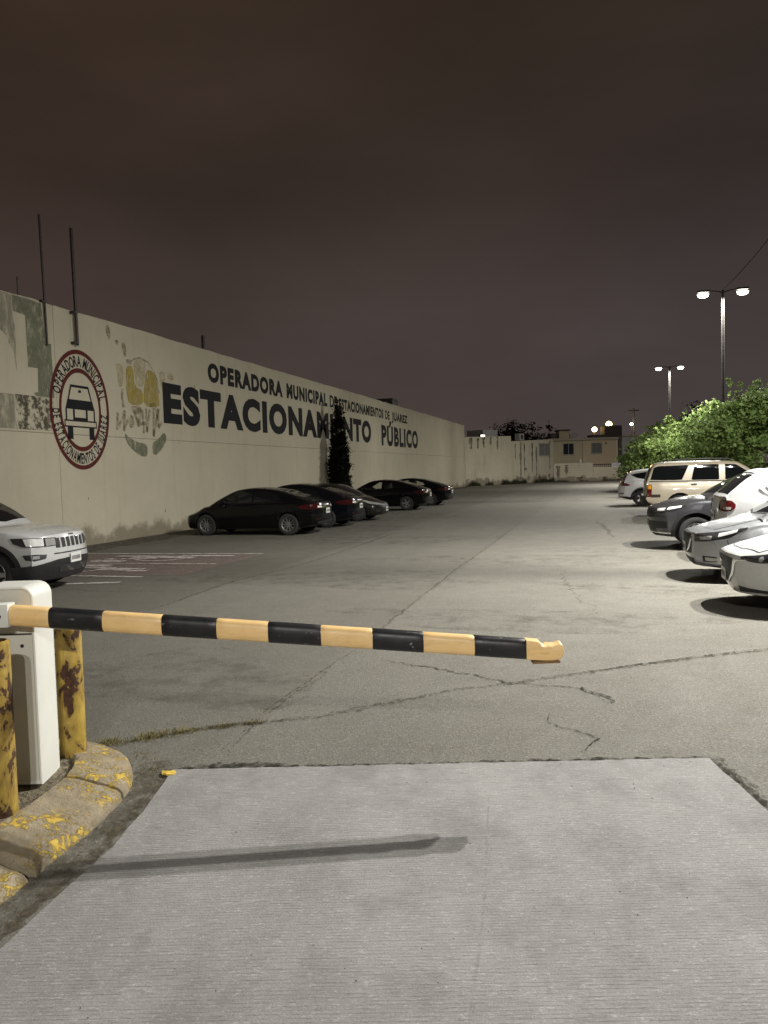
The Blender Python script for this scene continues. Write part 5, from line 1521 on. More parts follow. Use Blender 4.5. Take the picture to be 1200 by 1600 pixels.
def sedan_glass(c, clear=False):
    s = c
    g = 'glass_clear' if clear else 'glass'
    c.patch('windscreen', 'top', [(0.42, -.53), (0.47, -.3), (0.49, 0), (0.47, .3), (0.42, .53)], [(1.13, -.70), (1.21, -.35), (1.24, 0), (1.21, .35), (1.13, .70)], 'glass', 0.004, 1, 14, 10)
    c.patch('rear_window', 'top', [(-.92, -.50), (-.95, 0), (-.92, .50)], [(-1.62, -.60), (-1.72, 0), (-1.62, .60)], 'glass', 0.004, 1, 12, 8)
    for sg in (1, -1):
        c.patch('side_window', 'side', [(-.16, 1.345), (.20, 1.345), (.42, 1.30), (.78, 1.10)], [(-.16, 1.0), (.20, .985), (.50, .97), (.88, .965)], g, 0.004, sg, 14, 6, 0.01)
        c.patch('side_window', 'side', [(-1.0, 1.20), (-.80, 1.28), (-.55, 1.325), (-.22, 1.345)], [(-1.12, 1.035), (-.8, 1.02), (-.5, 1.01), (-.22, 1.0)], g, 0.004, sg, 12, 6, 0.01)
TUN = [[(-.14, 1.02), (.50, .99), (.80, 1.0), (.70, 1.12), (.40, 1.28), (.20, 1.32), (-.14, 1.32)], [(-1.02, 1.06), (-.24, 1.02), (-.24, 1.32), (-.55, 1.30), (-.92, 1.19)]]
LG = 'dark cars parked against the long wall'
def black_sedan(lab, x, y, rz, pm, rim, clear=False, spec=None, front_glint=False):
    kw = dict(rim=rim, rim_mat='alloy_dim', wr=0.326); kw.update(spec or {})
    if clear: kw['tunnel'] = TUN
    c = Car('parked_car', lab, (x, y, 0), rz, sedan_spec(**kw), pm, LG)
    sedan_glass(c, clear)
    c.doors([(-1.02, -.19), (-.17, .95)], 0.30, hz=.80)
    c.mirror(.78, .98)
    for sg in (1, -1):
        c.patch('headlamp', 'corner', [(2, .665), (25, .70), (55, .755), (78, .80)], [(2, .60), (25, .60), (55, .655), (78, .76)], 'head_glass', 0.006, sg, 12, 5, ctr=(1.5, .35))
        tl = c.patch('tail_lamp', 'corner', [(180, .92), (150, .935), (118, .90), (102, .86)], [(180, .79), (150, .77), (118, .765), (102, .84)], 'tail_dim', 0.006, sg, 12, 5, ctr=(-1.55, .30))
        c.patch('reverse_lamp', 'corner', [(172, .86), (155, .865)], [(172, .81), (155, .805)], 'lamp_white', 0.010, sg, 4, 3, ctr=(-1.55, .30), parent=tl)
        c.patch('fog_lamp', 'front', [(.52, .42), (.70, .43)], [(.54, .33), (.68, .33)], 'head_dark', 0.006, sg, 6, 4)
    c.patch('grille', 'front', [(-.48, .62), (0, .64), (.48, .62)], [(-.40, .48), (0, .46), (.40, .48)], 'black_plastic', 0.005, 1, 14, 5)
    c.patch('lower_grille', 'front', [(-.42, .36), (.42, .36)], [(-.36, .25), (.36, .25)], 'black_plastic', 0.005, 1, 12, 4)
    c.patch('chrome_strip', 'rear', [(-.42, .835), (.42, .835)], [(-.42, .80), (.42, .80)], 'chrome', 0.008, 1, 12, 2)
    c.patch('diffuser', 'rear', [(-.62, .40), (.62, .40)], [(-.58, .28), (.58, .28)], 'black_plastic', 0.006, 1, 12, 3)
    c.patch('reflector', 'rear', [(.5, .48), (.70, .49)], [(.5, .45), (.68, .455)], 'tail_dim', 0.007, 1, 5, 2)
    c.patch('reflector', 'rear', [(-.5, .48), (-.70, .49)], [(-.5, .45), (-.68, .455)], 'tail_dim', 0.007, 1, 5, 2)
    c.plate(0, .70, False); c.plate(0, .42, True)
    return c
black_sedan('black sedan with ten spoke wheels, nearest the camera by the long wall', -10.34, 22.15, PI, 'black_paint', 'ten')
black_sedan('black sedan tucked behind the nearest black one, tail to the lane', -10.2, 25.1, PI, 'navy_paint', 'five', spec=dict(roof=[(-1.95, 1.05), (-1.35, 1.26), (-.75, 1.43), (-.1, 1.49), (.35, 1.45), (.85, 1.24), (1.35, .95)]))
black_sedan('dark olive car parked nose out with glinting headlamps, under the cypress', -10.15, 28.2, 0, 'olive_paint', 'five')
black_sedan('black sedan with see-through windows, right of the cypress', -10.0, 35.4, PI, 'black_paint', 'five', True)
black_sedan('rearmost black sedan along the long wall, partly hidden', -9.75, 39.6, PI, 'navy_paint', 'five', True)

# ---- white off-roader at the left, nose out
jeep = Car('parked_suv', 'white off-roader with a seven slot grille parked at the left edge', (-10.78, 10.75, 0), R(8), dict(
    L=4.45, W=1.81, wb=2.63, fo=0.92, wr=0.345, rim='five', arch=0.075, cf=0.26, blend=0.7, clad=0.40, clad_slope=0.10,
    belt=[(-2.22, 1.0), (-1.5, 1.06), (0, 1.03), (.8, 1.03), (1.2, 1.03), (1.8, 1.0), (2.12, .95), (2.22, .90)],
    top=[(-2.22, 1.02), (-1.5, 1.1), (0, 1.1), (1.0, 1.11), (1.5, 1.09), (1.95, 1.035), (2.22, .96)],
    bot=[(-2.22, .34), (-1.7, .26), (0, .25), (1.6, .24), (2.22, .21)],
    front=[(.2, .12), (.38, .04), (.55, 0), (.70, .02), (.85, .04), (.95, .07), (1.05, .12)], rear=[(.2, .12), (.5, 0), (.9, .03), (1.2, .08)],
    roof=[(-2.15, 1.05), (-2.0, 1.40), (-1.6, 1.60), (-.6, 1.66), (.1, 1.63), (.55, 1.45), (1.12, 1.07)], tumble=0.13), 'white_paint', None)
jeep.patch('windscreen', 'top', [(0.20, -.60), (0.25, 0), (0.20, .60)], [(.90, -.72), (1.0, 0), (.90, .72)], 'glass', 0.004, 1, 12, 8)
for sg in (1, -1):
    jeep.patch('side_window', 'side', [(-.3, 1.53), (.1, 1.52), (.3, 1.44), (.62, 1.22)], [(-.3, 1.10), (.1, 1.10), (.4, 1.10), (.72, 1.10)], 'glass', 0.004, sg)
    jeep.patch('side_window', 'side', [(-1.2, 1.51), (-.38, 1.53)], [(-1.2, 1.12), (-.38, 1.10)], 'glass', 0.004, sg)
    jeep.patch('side_window', 'side', [(-1.75, 1.40), (-1.28, 1.50)], [(-1.7, 1.16), (-1.28, 1.12)], 'glass', 0.004, sg)
    hl = jeep.patch('headlamp', 'corner', [(3, .905), (30, .915), (60, .925), (76, .925)], [(3, .775), (30, .77), (56, .785), (70, .84)], 'head_dark', 0.006, sg, 14, 6, ctr=(1.5, .38))
    jeep.patch('headlamp_lens', 'corner', [(6, .895), (22, .90)], [(6, .785), (22, .782)], 'head_glass', 0.010, sg, 6, 4, ctr=(1.5, .38), parent=hl)
    jeep.patch('headlamp_lens', 'corner', [(25, .902), (54, .912)], [(25, .782), (50, .795)], 'lamp_white', 0.010, sg, 8, 4, ctr=(1.5, .38), parent=hl)
    jeep.patch('fog_lamp', 'corner', [(22, .645), (40, .66), (56, .655)], [(24, .58), (40, .555), (52, .575)], 'black_plastic', 0.006, sg, 8, 4, ctr=(1.5, .38))
    jeep.patch('fog_lens', 'corner', [(33, .635), (43, .635)], [(33, .585), (43, .585)], 'head_glass', 0.012, sg, 5, 4, ctr=(1.5, .38))
jeep.patch('bumper', 'corner', [(-64, .46), (-45, .48), (-25, .55), (0, .565), (25, .55), (45, .48), (64, .46)], [(-64, .25), (-45, .24), (0, .235), (45, .24), (64, .25)], 'black_plastic', 0.018, 1, 26, 7, ctr=(1.2, 0))
jeep.patch('air_intake', 'front', [(-.42, .44), (.42, .44)], [(-.38, .33), (.38, .33)], 'head_dark', 0.024, 1, 10, 3)
jeep.patch('grille_slot_bar', 'front', [(-.5, .655), (.5, .655)], [(-.5, .635), (.5, .635)], 'black_plastic', 0.006, 1, 12, 2)
for k in range(7):
    y = (k - 3) * 0.134
    sl = jeep.patch('grille_slot', 'front', [(y - .052, .895), (y + .052, .895)], [(y - .046, .735), (y + .046, .735)], 'chrome', 0.006, 1, 4, 4)
    jeep.patch('slot_opening', 'front', [(y - .042, .884), (y + .042, .884)], [(y - .037, .746), (y + .037, .746)], 'black_plastic', 0.010, 1, 4, 4, parent=sl)
jeep.patch('badge', 'front', [(-.07, .945), (.07, .945)], [(-.07, .92), (.07, .92)], 'dark_steel', 0.006, 1, 4, 2)
jeep.plate(0, .54, True, .16)
jeep.doors([(-1.15, -.34), (-.32, .72)], 0.45, hz=.90)
jeep.mirror(.62, 1.13)
jeep.arch_trim(0.075)
jeep.both('tail_lamp', 'corner', [(180, 1.02), (120, 1.02)], [(180, .85), (120, .85)], 'tail_red', 0.006, nx=8, nz=4, ctr=(-1.5, .3))
for yy in (-.45, .45):
    MB().lathe([(0.0, .008), (.018, .006), (.02, 0)], 10, Matrix.Translation((.98, yy, 1.10))).build('washer_jet', M['black_plastic'], jeep.root)
MB().tube([(1.9, -.3, .30), (2.05, -.3, .27), (2.1, -.3, .31)], 0.012, 6).build('tow_hook', M['dark_steel'], jeep.root)

RG = 'cars parked in the right hand row'
# ---- white hatchback, nose to the lane, nearest on the right
maz = Car('parked_car', 'white hatchback nearest the camera on the right, black grille facing the lane', (1.50 + 2.10, 10.75, 0), PI, dict(
    L=4.20, W=1.74, wb=2.60, fo=0.86, wr=0.315, rim='five', cf=0.46, blend=1.0,
    belt=[(-2.1, .95), (-1.5, 1.0), (0, .95), (.7, .92), (1.1, .88), (1.6, .79), (1.95, .70), (2.1, .64)],
    top=[(-2.1, .98), (-1.5, 1.05), (0, 1.02), (.8, 1.0), (1.2, .965), (1.6, .89), (1.95, .79), (2.1, .715)],
    bot=[(-2.1, .32), (-1.6, .2), (0, .18), (1.6, .17), (2.1, .22)],
    front=[(.15, .20), (.24, .10), (.34, .06), (.5, .03), (.66, 0), (.72, .02), (.8, .10), (.9, .2)], rear=[(.2, .12), (.5, 0), (.9, .04), (1.2, .14)],
    roof=[(-1.98, 1.02), (-1.75, 1.26), (-1.3, 1.43), (-.5, 1.49), (.1, 1.46), (.55, 1.29), (1.18, .95)]), 'white_paint', RG)
maz.patch('windscreen', 'top', [(0.20, -.54), (0.24, 0), (0.20, .54)], [(.96, -.66), (1.08, 0), (.96, .66)], 'glass', 0.004, 1, 12, 8)
maz.patch('rear_window', 'top', [(-1.45, -.5), (-1.45, .5)], [(-1.85, -.55), (-1.88, .55)], 'glass', 0.004, 1, 8, 6)
for sg in (1, -1):
    maz.patch('side_window', 'side', [(-.30, 1.38), (.05, 1.37), (.3, 1.28), (.66, 1.08)], [(-.3, 1.03), (.05, 1.02), (.4, 1.0), (.74, .985)], 'glass', 0.004, sg)
    maz.patch('side_window', 'side', [(-1.2, 1.27), (-.9, 1.34), (-.36, 1.38)], [(-1.25, 1.09), (-.9, 1.06), (-.36, 1.03)], 'glass', 0.004, sg)
    hl = maz.patch('headlamp', 'corner', [(24, .690), (40, .715), (60, .755), (80, .815)], [(24, .655), (40, .625), (60, .635), (80, .775)], 'head_dark', 0.007, sg, 16, 6, ctr=(1.25, .22))
    for a, z, w in ((44, .672, 2.4), (54, .688, 3.0)):
        maz.patch('headlamp_reflector', 'corner', [(a - w, z), (a - w * .6, z + .024), (a, z + .030), (a + w * .6, z + .024), (a + w, z)], [(a - w, z), (a - w * .6, z - .024), (a, z - .030), (a + w * .6, z - .024), (a + w, z)], 'head_glass', 0.011, sg, 6, 4, ctr=(1.25, .22), parent=hl)
    maz.patch('fog_slot', 'corner', [(16, .315), (30, .30), (62, .285)], [(16, .245), (30, .255), (62, .255)], 'black_plastic', 0.006, sg, 14, 4, ctr=(1.25, .22))
    maz.patch('grille_wing', 'front', [(.22, .36), (.34, .46), (.44, .645), (.60, .655)], [(.20, .33), (.37, .44), (.475, .628), (.60, .638)], 'chrome', 0.014, sg, 14, 3)
maz.patch('grille', 'front', [(-.42, .655), (-.25, .675), (0, .685), (.25, .675), (.42, .655)], [(-.28, .385), (-.18, .335), (0, .325), (.18, .335), (.28, .385)], 'black_plastic', 0.007, 1, 18, 8)
maz.patch('badge', 'front', [(-.06, .60), (0, .62), (.06, .60)], [(-.06, .555), (0, .54), (.06, .555)], 'chrome', 0.018, 1, 6, 4)
maz.patch('bonnet', 'top', [(1.02, -.62), (1.12, 0), (1.02, .62)], [(1.78, -.46), (1.92, 0), (1.78, .46)], maz.pm, 0.003, 1, 16, 12, 0.004)
maz.patch('panel_gap', 'top', [(1.76, -.60), (1.90, -.3), (1.935, 0), (1.90, .3), (1.76, .60)], [(1.775, -.60), (1.915, -.3), (1.95, 0), (1.915, .3), (1.775, .60)], 'black_plastic', 0.004, 1, 20, 1, 0.003)
maz.both('panel_gap', 'top', [(1.0, .655), (1.4, .64), (1.76, .60)], [(1.0, .665), (1.4, .652), (1.765, .612)], 'black_plastic', 0.004, nx=14, nz=1, rim=0.003)
maz.doors([(-1.0, -.32), (-.30, .76)], 0.28, hz=.80)
maz.mirror(.66, 1.0)
maz.plate(0, .42, True)

# ---- silver hatchback second on the right
nis = Car('parked_car', 'silver hatchback beside the white one, slim headlamp and V shaped grille', (1.32 + 2.15, 13.45, 0), PI, dict(
    L=4.30, W=1.76, wb=2.65, fo=0.90, wr=0.32, rim='five', cf=0.36, blend=1.0,
    belt=[(-2.15, .95), (-1.5, 1.0), (0, .97), (.7, .94), (1.1, .91), (1.6, .83), (2.0, .73), (2.15, .68)],
    top=[(-2.15, .98), (-1.5, 1.05), (0, 1.03), (.8, 1.03), (1.2, 1.0), (1.6, .93), (2.0, .82), (2.15, .755)],
    bot=[(-2.15, .32), (-1.6, .2), (0, .19), (1.6, .19), (2.15, .23)],
    front=[(.15, .2), (.24, .09), (.34, .03), (.5, .01), (.66, 0), (.74, .01), (.85, .10), (.95, .2)], rear=[(.2, .12), (.5, 0), (.9, .04), (1.2, .14)],
    roof=[(-2.02, 1.02), (-1.8, 1.28), (-1.3, 1.47), (-.5, 1.53), (.1, 1.50), (.6, 1.31), (1.22, .98)]), 'silver_paint', RG)
nis.patch('windscreen', 'top', [(0.22, -.55), (0.26, 0), (0.22, .55)], [(1.0, -.66), (1.12, 0), (1.0, .66)], 'glass', 0.004, 1, 12, 8)
nis.patch('rear_window', 'top', [(-1.5, -.5), (-1.5, .5)], [(-1.9, -.55), (-1.92, .55)], 'glass', 0.004, 1, 8, 6)
for sg in (1, -1):
    nis.patch('side_window', 'side', [(-.30, 1.41), (.05, 1.40), (.3, 1.31), (.68, 1.10)], [(-.3, 1.05), (.05, 1.04), (.4, 1.02), (.76, 1.01)], 'glass', 0.004, sg)
    nis.patch('side_window', 'side', [(-1.2, 1.30), (-.9, 1.37), (-.36, 1.41)], [(-1.25, 1.11), (-.9, 1.08), (-.36, 1.05)], 'glass', 0.004, sg)
    hl = nis.patch('headlamp', 'corner', [(20, .735), (36, .765), (60, .805), (82, .855)], [(20, .615), (36, .630), (60, .690), (82, .845)], 'head_dark', 0.007, sg, 16, 6, ctr=(1.25, .22))
    nis.patch('headlamp_reflector', 'corner', [(28, .70), (42, .715)], [(28, .655), (42, .665)], 'head_glass', 0.011, sg, 6, 4, ctr=(1.25, .22), parent=hl)
    nis.patch('day_light', 'corner', [(48, .755), (70, .822)], [(48, .700), (68, .780)], 'lamp_white', 0.011, sg, 8, 3, ctr=(1.25, .22), parent=hl)
    fg = nis.patch('fog_slot', 'corner', [(30, .405), (48, .40)], [(30, .31), (48, .32)], 'black_plastic', 0.006, sg, 8, 4, ctr=(1.25, .22))
    nis.patch('fog_lens', 'corner', [(34, .385), (48, .382)], [(34, .33), (48, .335)], 'head_glass', 0.011, sg, 6, 3, ctr=(1.25, .22), parent=fg)
    nis.patch('grille_wing', 'front', [(.20, .45), (.32, .51), (.46, .745)], [(.20, .42), (.36, .49), (.51, .738)], 'chrome', 0.014, sg, 14, 3)
nis.patch('grille', 'front', [(-.48, .745), (0, .765), (.48, .745)], [(-.38, .42), (0, .40), (.38, .42)], 'black_plastic', 0.006, 1, 18, 8)
nis.patch('lower_grille', 'front', [(-.45, .35), (.45, .35)], [(-.4, .26), (.4, .26)], 'black_plastic', 0.006, 1, 14, 4)
nis.patch('bonnet', 'top', [(1.06, -.64), (1.16, 0), (1.06, .64)], [(1.82, -.54), (1.98, 0), (1.82, .54)], nis.pm, 0.003, 1, 16, 12, 0.004)
nis.patch('cowl', 'top', [(1.02, -.60), (1.13, 0), (1.02, .60)], [(1.055, -.60), (1.155, 0), (1.055, .60)], 'black_plastic', 0.006, 1, 14, 2)
nis.both('panel_gap', 'top', [(1.05, .67), (1.45, .655), (1.80, .60)], [(1.05, .68), (1.45, .667), (1.805, .612)], 'black_plastic', 0.004, nx=14, nz=1, rim=0.003)
nis.both('panel_gap', 'side', [(1.62, .66), (1.58, .52)], [(1.632, .66), (1.592, .52)], 'black_plastic', 0.004, nx=6, nz=1, rim=0.003)
nis.doors([(-1.0, -.32), (-.30, .78)], 0.30, hz=.82)
nis.mirror(.68, 1.03)
nis.plate(0, .50, True)

# ---- white compact parked tail to the lane
wht = Car('parked_car', 'white compact with its red tail lamp to the lane, between silver and dark grey cars', (2.06 + 2.10, 15.9, 0), 0, dict(
    L=4.2, W=1.74, wb=2.6, fo=0.84, wr=0.335, rim='five', cr=0.12, bow_r=0.08, cab_w=0.955,
    belt=[(-2.1, 1.19), (-1.3, 1.20), (0, 1.12), (.7, 1.09), (1.1, 1.06), (1.7, .94), (2.1, .78)],
    top=[(-2.1, 1.22), (-1.3, 1.24), (0, 1.2), (.8, 1.17), (1.2, 1.13), (1.7, 1.02), (2.1, .82)],
    bot=[(-2.1, .38), (-1.7, .28), (0, .24), (1.6, .24), (2.1, .28)],
    front=[(.2, .14), (.45, 0), (.8, .04), (1.0, .2)], rear=[(.2, .14), (.46, .01), (.6, 0), (.85, .02), (1.1, .04), (1.25, .07)],
    roof=[(-2.04, 1.22), (-1.88, 1.35), (-1.52, 1.61), (-1.30, 1.69), (-.8, 1.735), (-.2, 1.73), (.3, 1.66), (.75, 1.44), (1.3, 1.10)], tumble=0.13), 'pearl_paint', RG)
wht.patch('rear_window', 'top', [(-1.50, -.62), (-1.52, 0), (-1.50, .62)], [(-1.93, -.70), (-1.98, 0), (-1.93, .70)], 'glass', 0.006, 1, 12, 8)
wht.patch('windscreen', 'top', [(.38, -.58), (.42, 0), (.38, .58)], [(1.08, -.68), (1.18, 0), (1.08, .68)], 'glass', 0.004, 1, 12, 8)
for sg in (1, -1):
    tl = wht.patch('tail_lamp', 'corner', [(170, 1.13), (155, 1.165), (138, 1.165), (126, 1.14), (119, 1.08)], [(170, .99), (155, .955), (138, .95), (126, .96), (119, 1.02)], 'tail_red', 0.014, sg, 14, 8, ctr=(-1.6, .42))
    wht.patch('reverse_lamp', 'corner', [(145, 1.03), (127, 1.03)], [(145, .985), (127, .985)], 'head_glass', 0.019, sg, 6, 3, ctr=(-1.6, .42), parent=tl)
    wht.patch('side_window', 'side', [(-.25, 1.60), (.2, 1.58), (.45, 1.46), (.76, 1.28)], [(-.25, 1.21), (.2, 1.20), (.5, 1.18), (.85, 1.18)], 'glass', 0.004, sg)
    wht.patch('side_window', 'side', [(-.80, 1.60), (-.33, 1.605)], [(-.72, 1.23), (-.33, 1.215)], 'glass', 0.004, sg)
    for k in range(3):
        x = -1.36 + 0.115 * k
        wht.patch('pillar_louvre', 'side', [(x + .10, 1.265 + .014 * k), (x - .03, 1.385 + .035 * k)], [(x + .062, 1.245 + .014 * k), (x - .065, 1.36 + .035 * k)], wht.pm, 0.018, sg, 6, 2, 0.02)
wht.doors([(-.80, -.27), (-.25, .85)], 0.36, hz=.98)
wht.mirror(.74, 1.22)
wht.patch('spoiler', 'top', [(-1.26, -.58), (-1.26, .58)], [(-1.46, -.58), (-1.46, .58)], wht.pm, 0.02, 1, 10, 2, 0.02)
wht.plate(0, .85, False)

# ---- dark grey crossover, nose to the lane
rav = Car('parked_suv', 'dark grey crossover facing the lane with black wheel arch trim', (1.0 + 2.30, 18.15, 0), PI, dict(
    L=4.60, W=1.86, wb=2.69, fo=0.93, wr=0.36, rim='five', arch=0.075, cf=0.34, blend=0.95, clad=0.36,
    belt=[(-2.3, 1.05), (-1.5, 1.12), (0, 1.07), (.8, 1.06), (1.2, 1.04), (1.7, 1.0), (2.1, .92), (2.3, .86)],
    top=[(-2.3, 1.08), (-1.5, 1.16), (0, 1.15), (.9, 1.16), (1.3, 1.14), (1.7, 1.09), (2.1, 1.0), (2.3, .92)],
    bot=[(-2.3, .36), (-1.7, .28), (0, .25), (1.6, .25), (2.3, .30)],
    front=[(.2, .22), (.35, .08), (.45, .04), (.6, .02), (.75, 0), (.86, .03), (.95, .10), (1.1, .2)], rear=[(.2, .12), (.5, 0), (.9, .03), (1.2, .1)],
    roof=[(-2.2, 1.10), (-1.95, 1.42), (-1.4, 1.63), (-.5, 1.68), (.1, 1.65), (.6, 1.46), (1.25, 1.11)]), 'grey_paint', RG)
rav.patch('windscreen', 'top', [(0.2, -.58), (0.25, 0), (0.2, .58)], [(1.0, -.70), (1.12, 0), (1.0, .70)], 'glass', 0.004, 1, 12, 8)
for sg in (1, -1):
    rav.patch('side_window', 'side', [(-.30, 1.56), (.05, 1.55), (.3, 1.46), (.70, 1.24)], [(-.3, 1.15), (.05, 1.15), (.4, 1.13), (.78, 1.13)], 'glass', 0.004, sg)
    rav.patch('side_window', 'side', [(-1.2, 1.53), (-.36, 1.56)], [(-1.25, 1.18), (-.36, 1.15)], 'glass', 0.004, sg)
    hl = rav.patch('headlamp', 'corner', [(16, .90), (36, .925), (58, .955), (74, .985)], [(16, .80), (36, .815), (58, .86), (74, .955)], 'head_dark', 0.007, sg, 16, 6, ctr=(1.4, .28))
    rav.patch('headlamp_reflector', 'corner', [(26, .885), (40, .90)], [(26, .835), (40, .845)], 'lamp_white', 0.011, sg, 6, 4, ctr=(1.4, .28), parent=hl)
    rav.patch('day_light', 'corner', [(44, .915), (66, .955)], [(44, .865), (66, .92)], 'lamp_white', 0.011, sg, 6, 4, ctr=(1.4, .28), parent=hl)
    rav.patch('fog_slot', 'corner', [(22, .62), (45, .62)], [(22, .46), (45, .48)], 'black_plastic', 0.006, sg, 8, 5, ctr=(1.4, .28))
rav.patch('grille', 'front', [(-.62, .885), (0, .90), (.62, .885)], [(-.55, .70), (0, .68), (.55, .70)], 'black_plastic', 0.006, 1, 16, 6)
rav.patch('lower_grille', 'front', [(-.6, .62), (.6, .62)], [(-.55, .40), (.55, .40)], 'black_plastic', 0.006, 1, 14, 6)
rav.patch('bumper_strip', 'corner', [(-55, .385), (0, .385), (55, .385)], [(-55, .36), (0, .36), (55, .36)], 'chrome', 0.012, 1, 22, 2, ctr=(1.3, 0))
rav.arch_trim(0.07)
rav.doors([(-1.1, -.33), (-.31, .80)], 0.42, hz=.92)
rav.mirror(.70, 1.17)
rav.plate(0, .56, True)

# ---- big beige SUV parked tail to the lane
suv = Car('parked_suv', 'big beige SUV with dark windows and roof rails, tail to the lane', (1.42 + 2.55, 28.9, 0), 0, dict(
    L=5.10, W=2.0, wb=2.95, fo=0.97, wr=0.385, rim='six', arch=0.07, cr=0.10, blend=0.6, cab_w=0.955, bow_r=0.05, cabk=0.55,
    belt=[(-2.55, 1.17), (-1.5, 1.17), (0, 1.16), (1.2, 1.15), (1.7, 1.12), (2.3, 1.05), (2.55, .96)],
    top=[(-2.55, 1.20), (-1.5, 1.21), (0, 1.2), (1.2, 1.22), (1.7, 1.2), (2.3, 1.12), (2.55, 1.0)],
    bot=[(-2.55, .46), (-1.8, .36), (0, .32), (1.8, .36), (2.55, .42)],
    front=[(.3, .14), (.5, 0), (.9, .02), (1.1, .1)], rear=[(.4, .05), (.5, 0), (.72, 0), (.74, .05), (1.2, .07)],
    roof=[(-2.49, 1.20), (-2.44, 1.34), (-2.28, 1.72), (-2.16, 1.86), (-1.8, 1.915), (-.5, 1.93), (.35, 1.905), (.72, 1.74), (1.32, 1.21)], tumble=0.13), 'beige_paint', RG)
for sg in (1, -1):
    suv.patch('side_window', 'side', [(-2.20, 1.70), (-2.08, 1.76), (-1.15, 1.78), (-1.08, 1.77)], [(-2.32, 1.30), (-1.9, 1.28), (-1.40, 1.28), (-1.30, 1.29)], 'glass', 0.005, sg, 14, 6)
    suv.patch('side_window', 'side', [(-.90, 1.75), (-.80, 1.78), (-.16, 1.79), (-.13, 1.77)], [(-1.0, 1.29), (-.95, 1.27), (-.16, 1.27), (-.13, 1.28)], 'glass', 0.005, sg, 14, 6)
    suv.patch('side_window', 'side', [(.06, 1.79), (.40, 1.77), (.72, 1.56)], [(.06, 1.27), (.40, 1.27), (.86, 1.27)], 'glass', 0.005, sg, 14, 6)
    suv.patch('belt_moulding', 'side', [(-2.36, 1.262), (.95, 1.25)], [(-2.36, 1.225), (.95, 1.215)], 'dark_steel', 0.010, sg, 22, 2)
    suv.patch('side_moulding', 'side', [(-2.3, .80), (-2.0, .80)], [(-2.3, .70), (-2.0, .70)], 'dark_steel', 0.010, sg, 5, 2)
    tl = suv.patch('tail_lamp', 'corner', [(176, 1.13), (140, 1.135), (108, 1.13)], [(176, .72), (140, .715), (108, .72)], 'tail_red', 0.010, sg, 10, 10, ctr=(-2.2, .70))
    suv.patch('turn_lamp', 'corner', [(172, 1.115), (140, 1.12), (112, 1.115)], [(172, .98), (140, .98), (112, .98)], 'amber', 0.015, sg, 8, 4, ctr=(-2.2, .70), parent=tl)
    rail = MB().tube([(-1.9, sg * .70, 1.90), (-1.8, sg * .70, 1.965), (-.6, sg * .70, 1.985), (.2, sg * .69, 1.965), (.32, sg * .69, 1.89)], 0.020, 8).build('roof_rail', M['dark_steel'], suv.root, 40)
suv.doors([(-1.12, -.06), (-.03, 1.0)], 0.45, zt=1.205, hz=1.12, hm='black_plastic')
suv.patch('rear_window', 'rear', [(-.74, 1.68), (.74, 1.68)], [(-.80, 1.28), (.80, 1.28)], 'glass', 0.006, 1, 12, 6)
suv.patch('windscreen', 'top', [(.50, -.66), (.50, .66)], [(1.15, -.78), (1.2, .78)], 'glass', 0.005, 1, 10, 8)
suv.patch('rear_bumper', 'rear', [(-.92, .72), (.92, .72)], [(-.90, .48), (.90, .48)], 'dark_steel', 0.07, 1, 16, 4, 0.06)
suv.plate(0, .92, False)
suv.mirror(.82, 1.3, M['black_plastic'])
MB().box((-2.70, -.06, .40), (-2.5, .06, .50)).build('tow_bar', M['dark_steel'], suv.root)

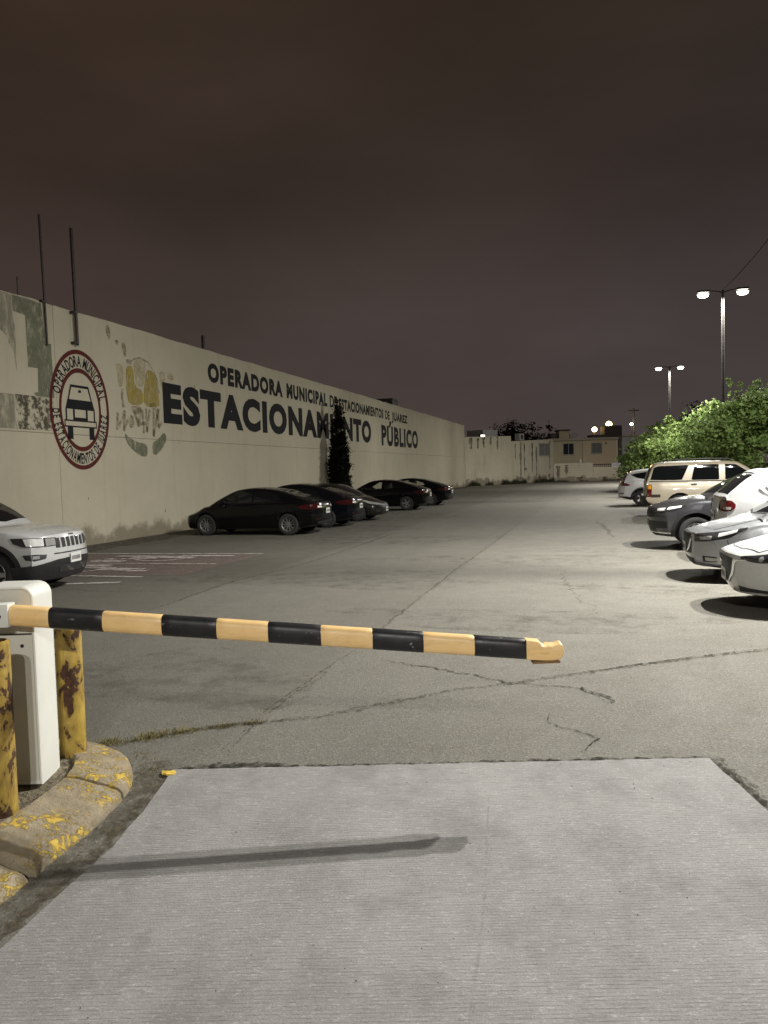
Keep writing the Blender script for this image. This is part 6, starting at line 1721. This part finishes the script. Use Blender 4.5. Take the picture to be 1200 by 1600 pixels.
# ---- white crossover at the end of the row
crv = Car('parked_suv', 'white crossover with tall angular tail lamps at the far end of the right row', (0.74 + 2.28, 36.6, 0), 0, dict(
    L=4.55, W=1.82, wb=2.62, fo=0.93, wr=0.35, rim='five', arch=0.07, cr=0.28, clad=0.44, blend=0.7, bow_r=0.14,
    belt=[(-2.275, 1.05), (-1.5, 1.12), (0, 1.05), (.8, 1.04), (1.3, 1.0), (1.9, .9), (2.275, .78)],
    top=[(-2.275, 1.08), (-1.5, 1.18), (0, 1.15), (.9, 1.14), (1.4, 1.08), (1.9, .98), (2.275, .82)],
    bot=[(-2.275, .38), (-1.8, .28), (0, .25), (1.6, .25), (2.275, .30)],
    front=[(.2, .14), (.5, 0), (.8, .04), (1.0, .2)], rear=[(.3, .10), (.5, .0), (.75, .01), (.9, .05), (1.1, .09), (1.2, .12)],
    roof=[(-2.14, 1.10), (-2.02, 1.30), (-1.80, 1.50), (-1.4, 1.61), (-.5, 1.67), (.1, 1.64), (.6, 1.46), (1.28, 1.08)], tumble=0.16), 'white_paint', RG)
for sg in (1, -1):
    crv.patch('tail_lamp', 'corner', [(160, 1.06), (135, 1.075), (112, 1.02), (92, .955)], [(160, .93), (135, .91), (112, .90), (92, .925)], 'tail_red', 0.010, sg, 12, 5, ctr=(-1.75, .42))
    crv.patch('tail_lamp', 'corner', [(150, 1.52), (118, 1.50)], [(165, 1.05), (126, 1.05)], 'tail_red', 0.012, sg, 6, 12, ctr=(-1.75, .42))
    crv.patch('side_window', 'side', [(-1.72, 1.40), (-1.50, 1.45), (-.9, 1.525), (-.45, 1.545)], [(-1.70, 1.37), (-1.45, 1.24), (-.9, 1.16), (-.45, 1.14)], 'glass', 0.005, sg, 16, 6)
    crv.patch('side_window', 'side', [(-.38, 1.55), (.05, 1.54), (.35, 1.44), (.72, 1.22)], [(-.38, 1.14), (.05, 1.13), (.4, 1.12), (.8, 1.11)], 'glass', 0.005, sg, 14, 6)
    crv.patch('reflector', 'corner', [(160, .60), (125, .60)], [(160, .56), (125, .56)], 'tail_red', 0.008, sg, 5, 2, ctr=(-1.75, .42))
crv.patch('rear_window', 'top', [(-1.76, -.55), (-1.76, .55)], [(-2.05, -.62), (-2.06, .62)], 'glass', 0.005, 1, 10, 6)
crv.doors([(-1.05, -.41), (-.39, .82)], 0.46, hz=.92)
crv.arch_trim(0.06)
crv.mirror(.72, 1.16)
crv.plate(0, .80, False)
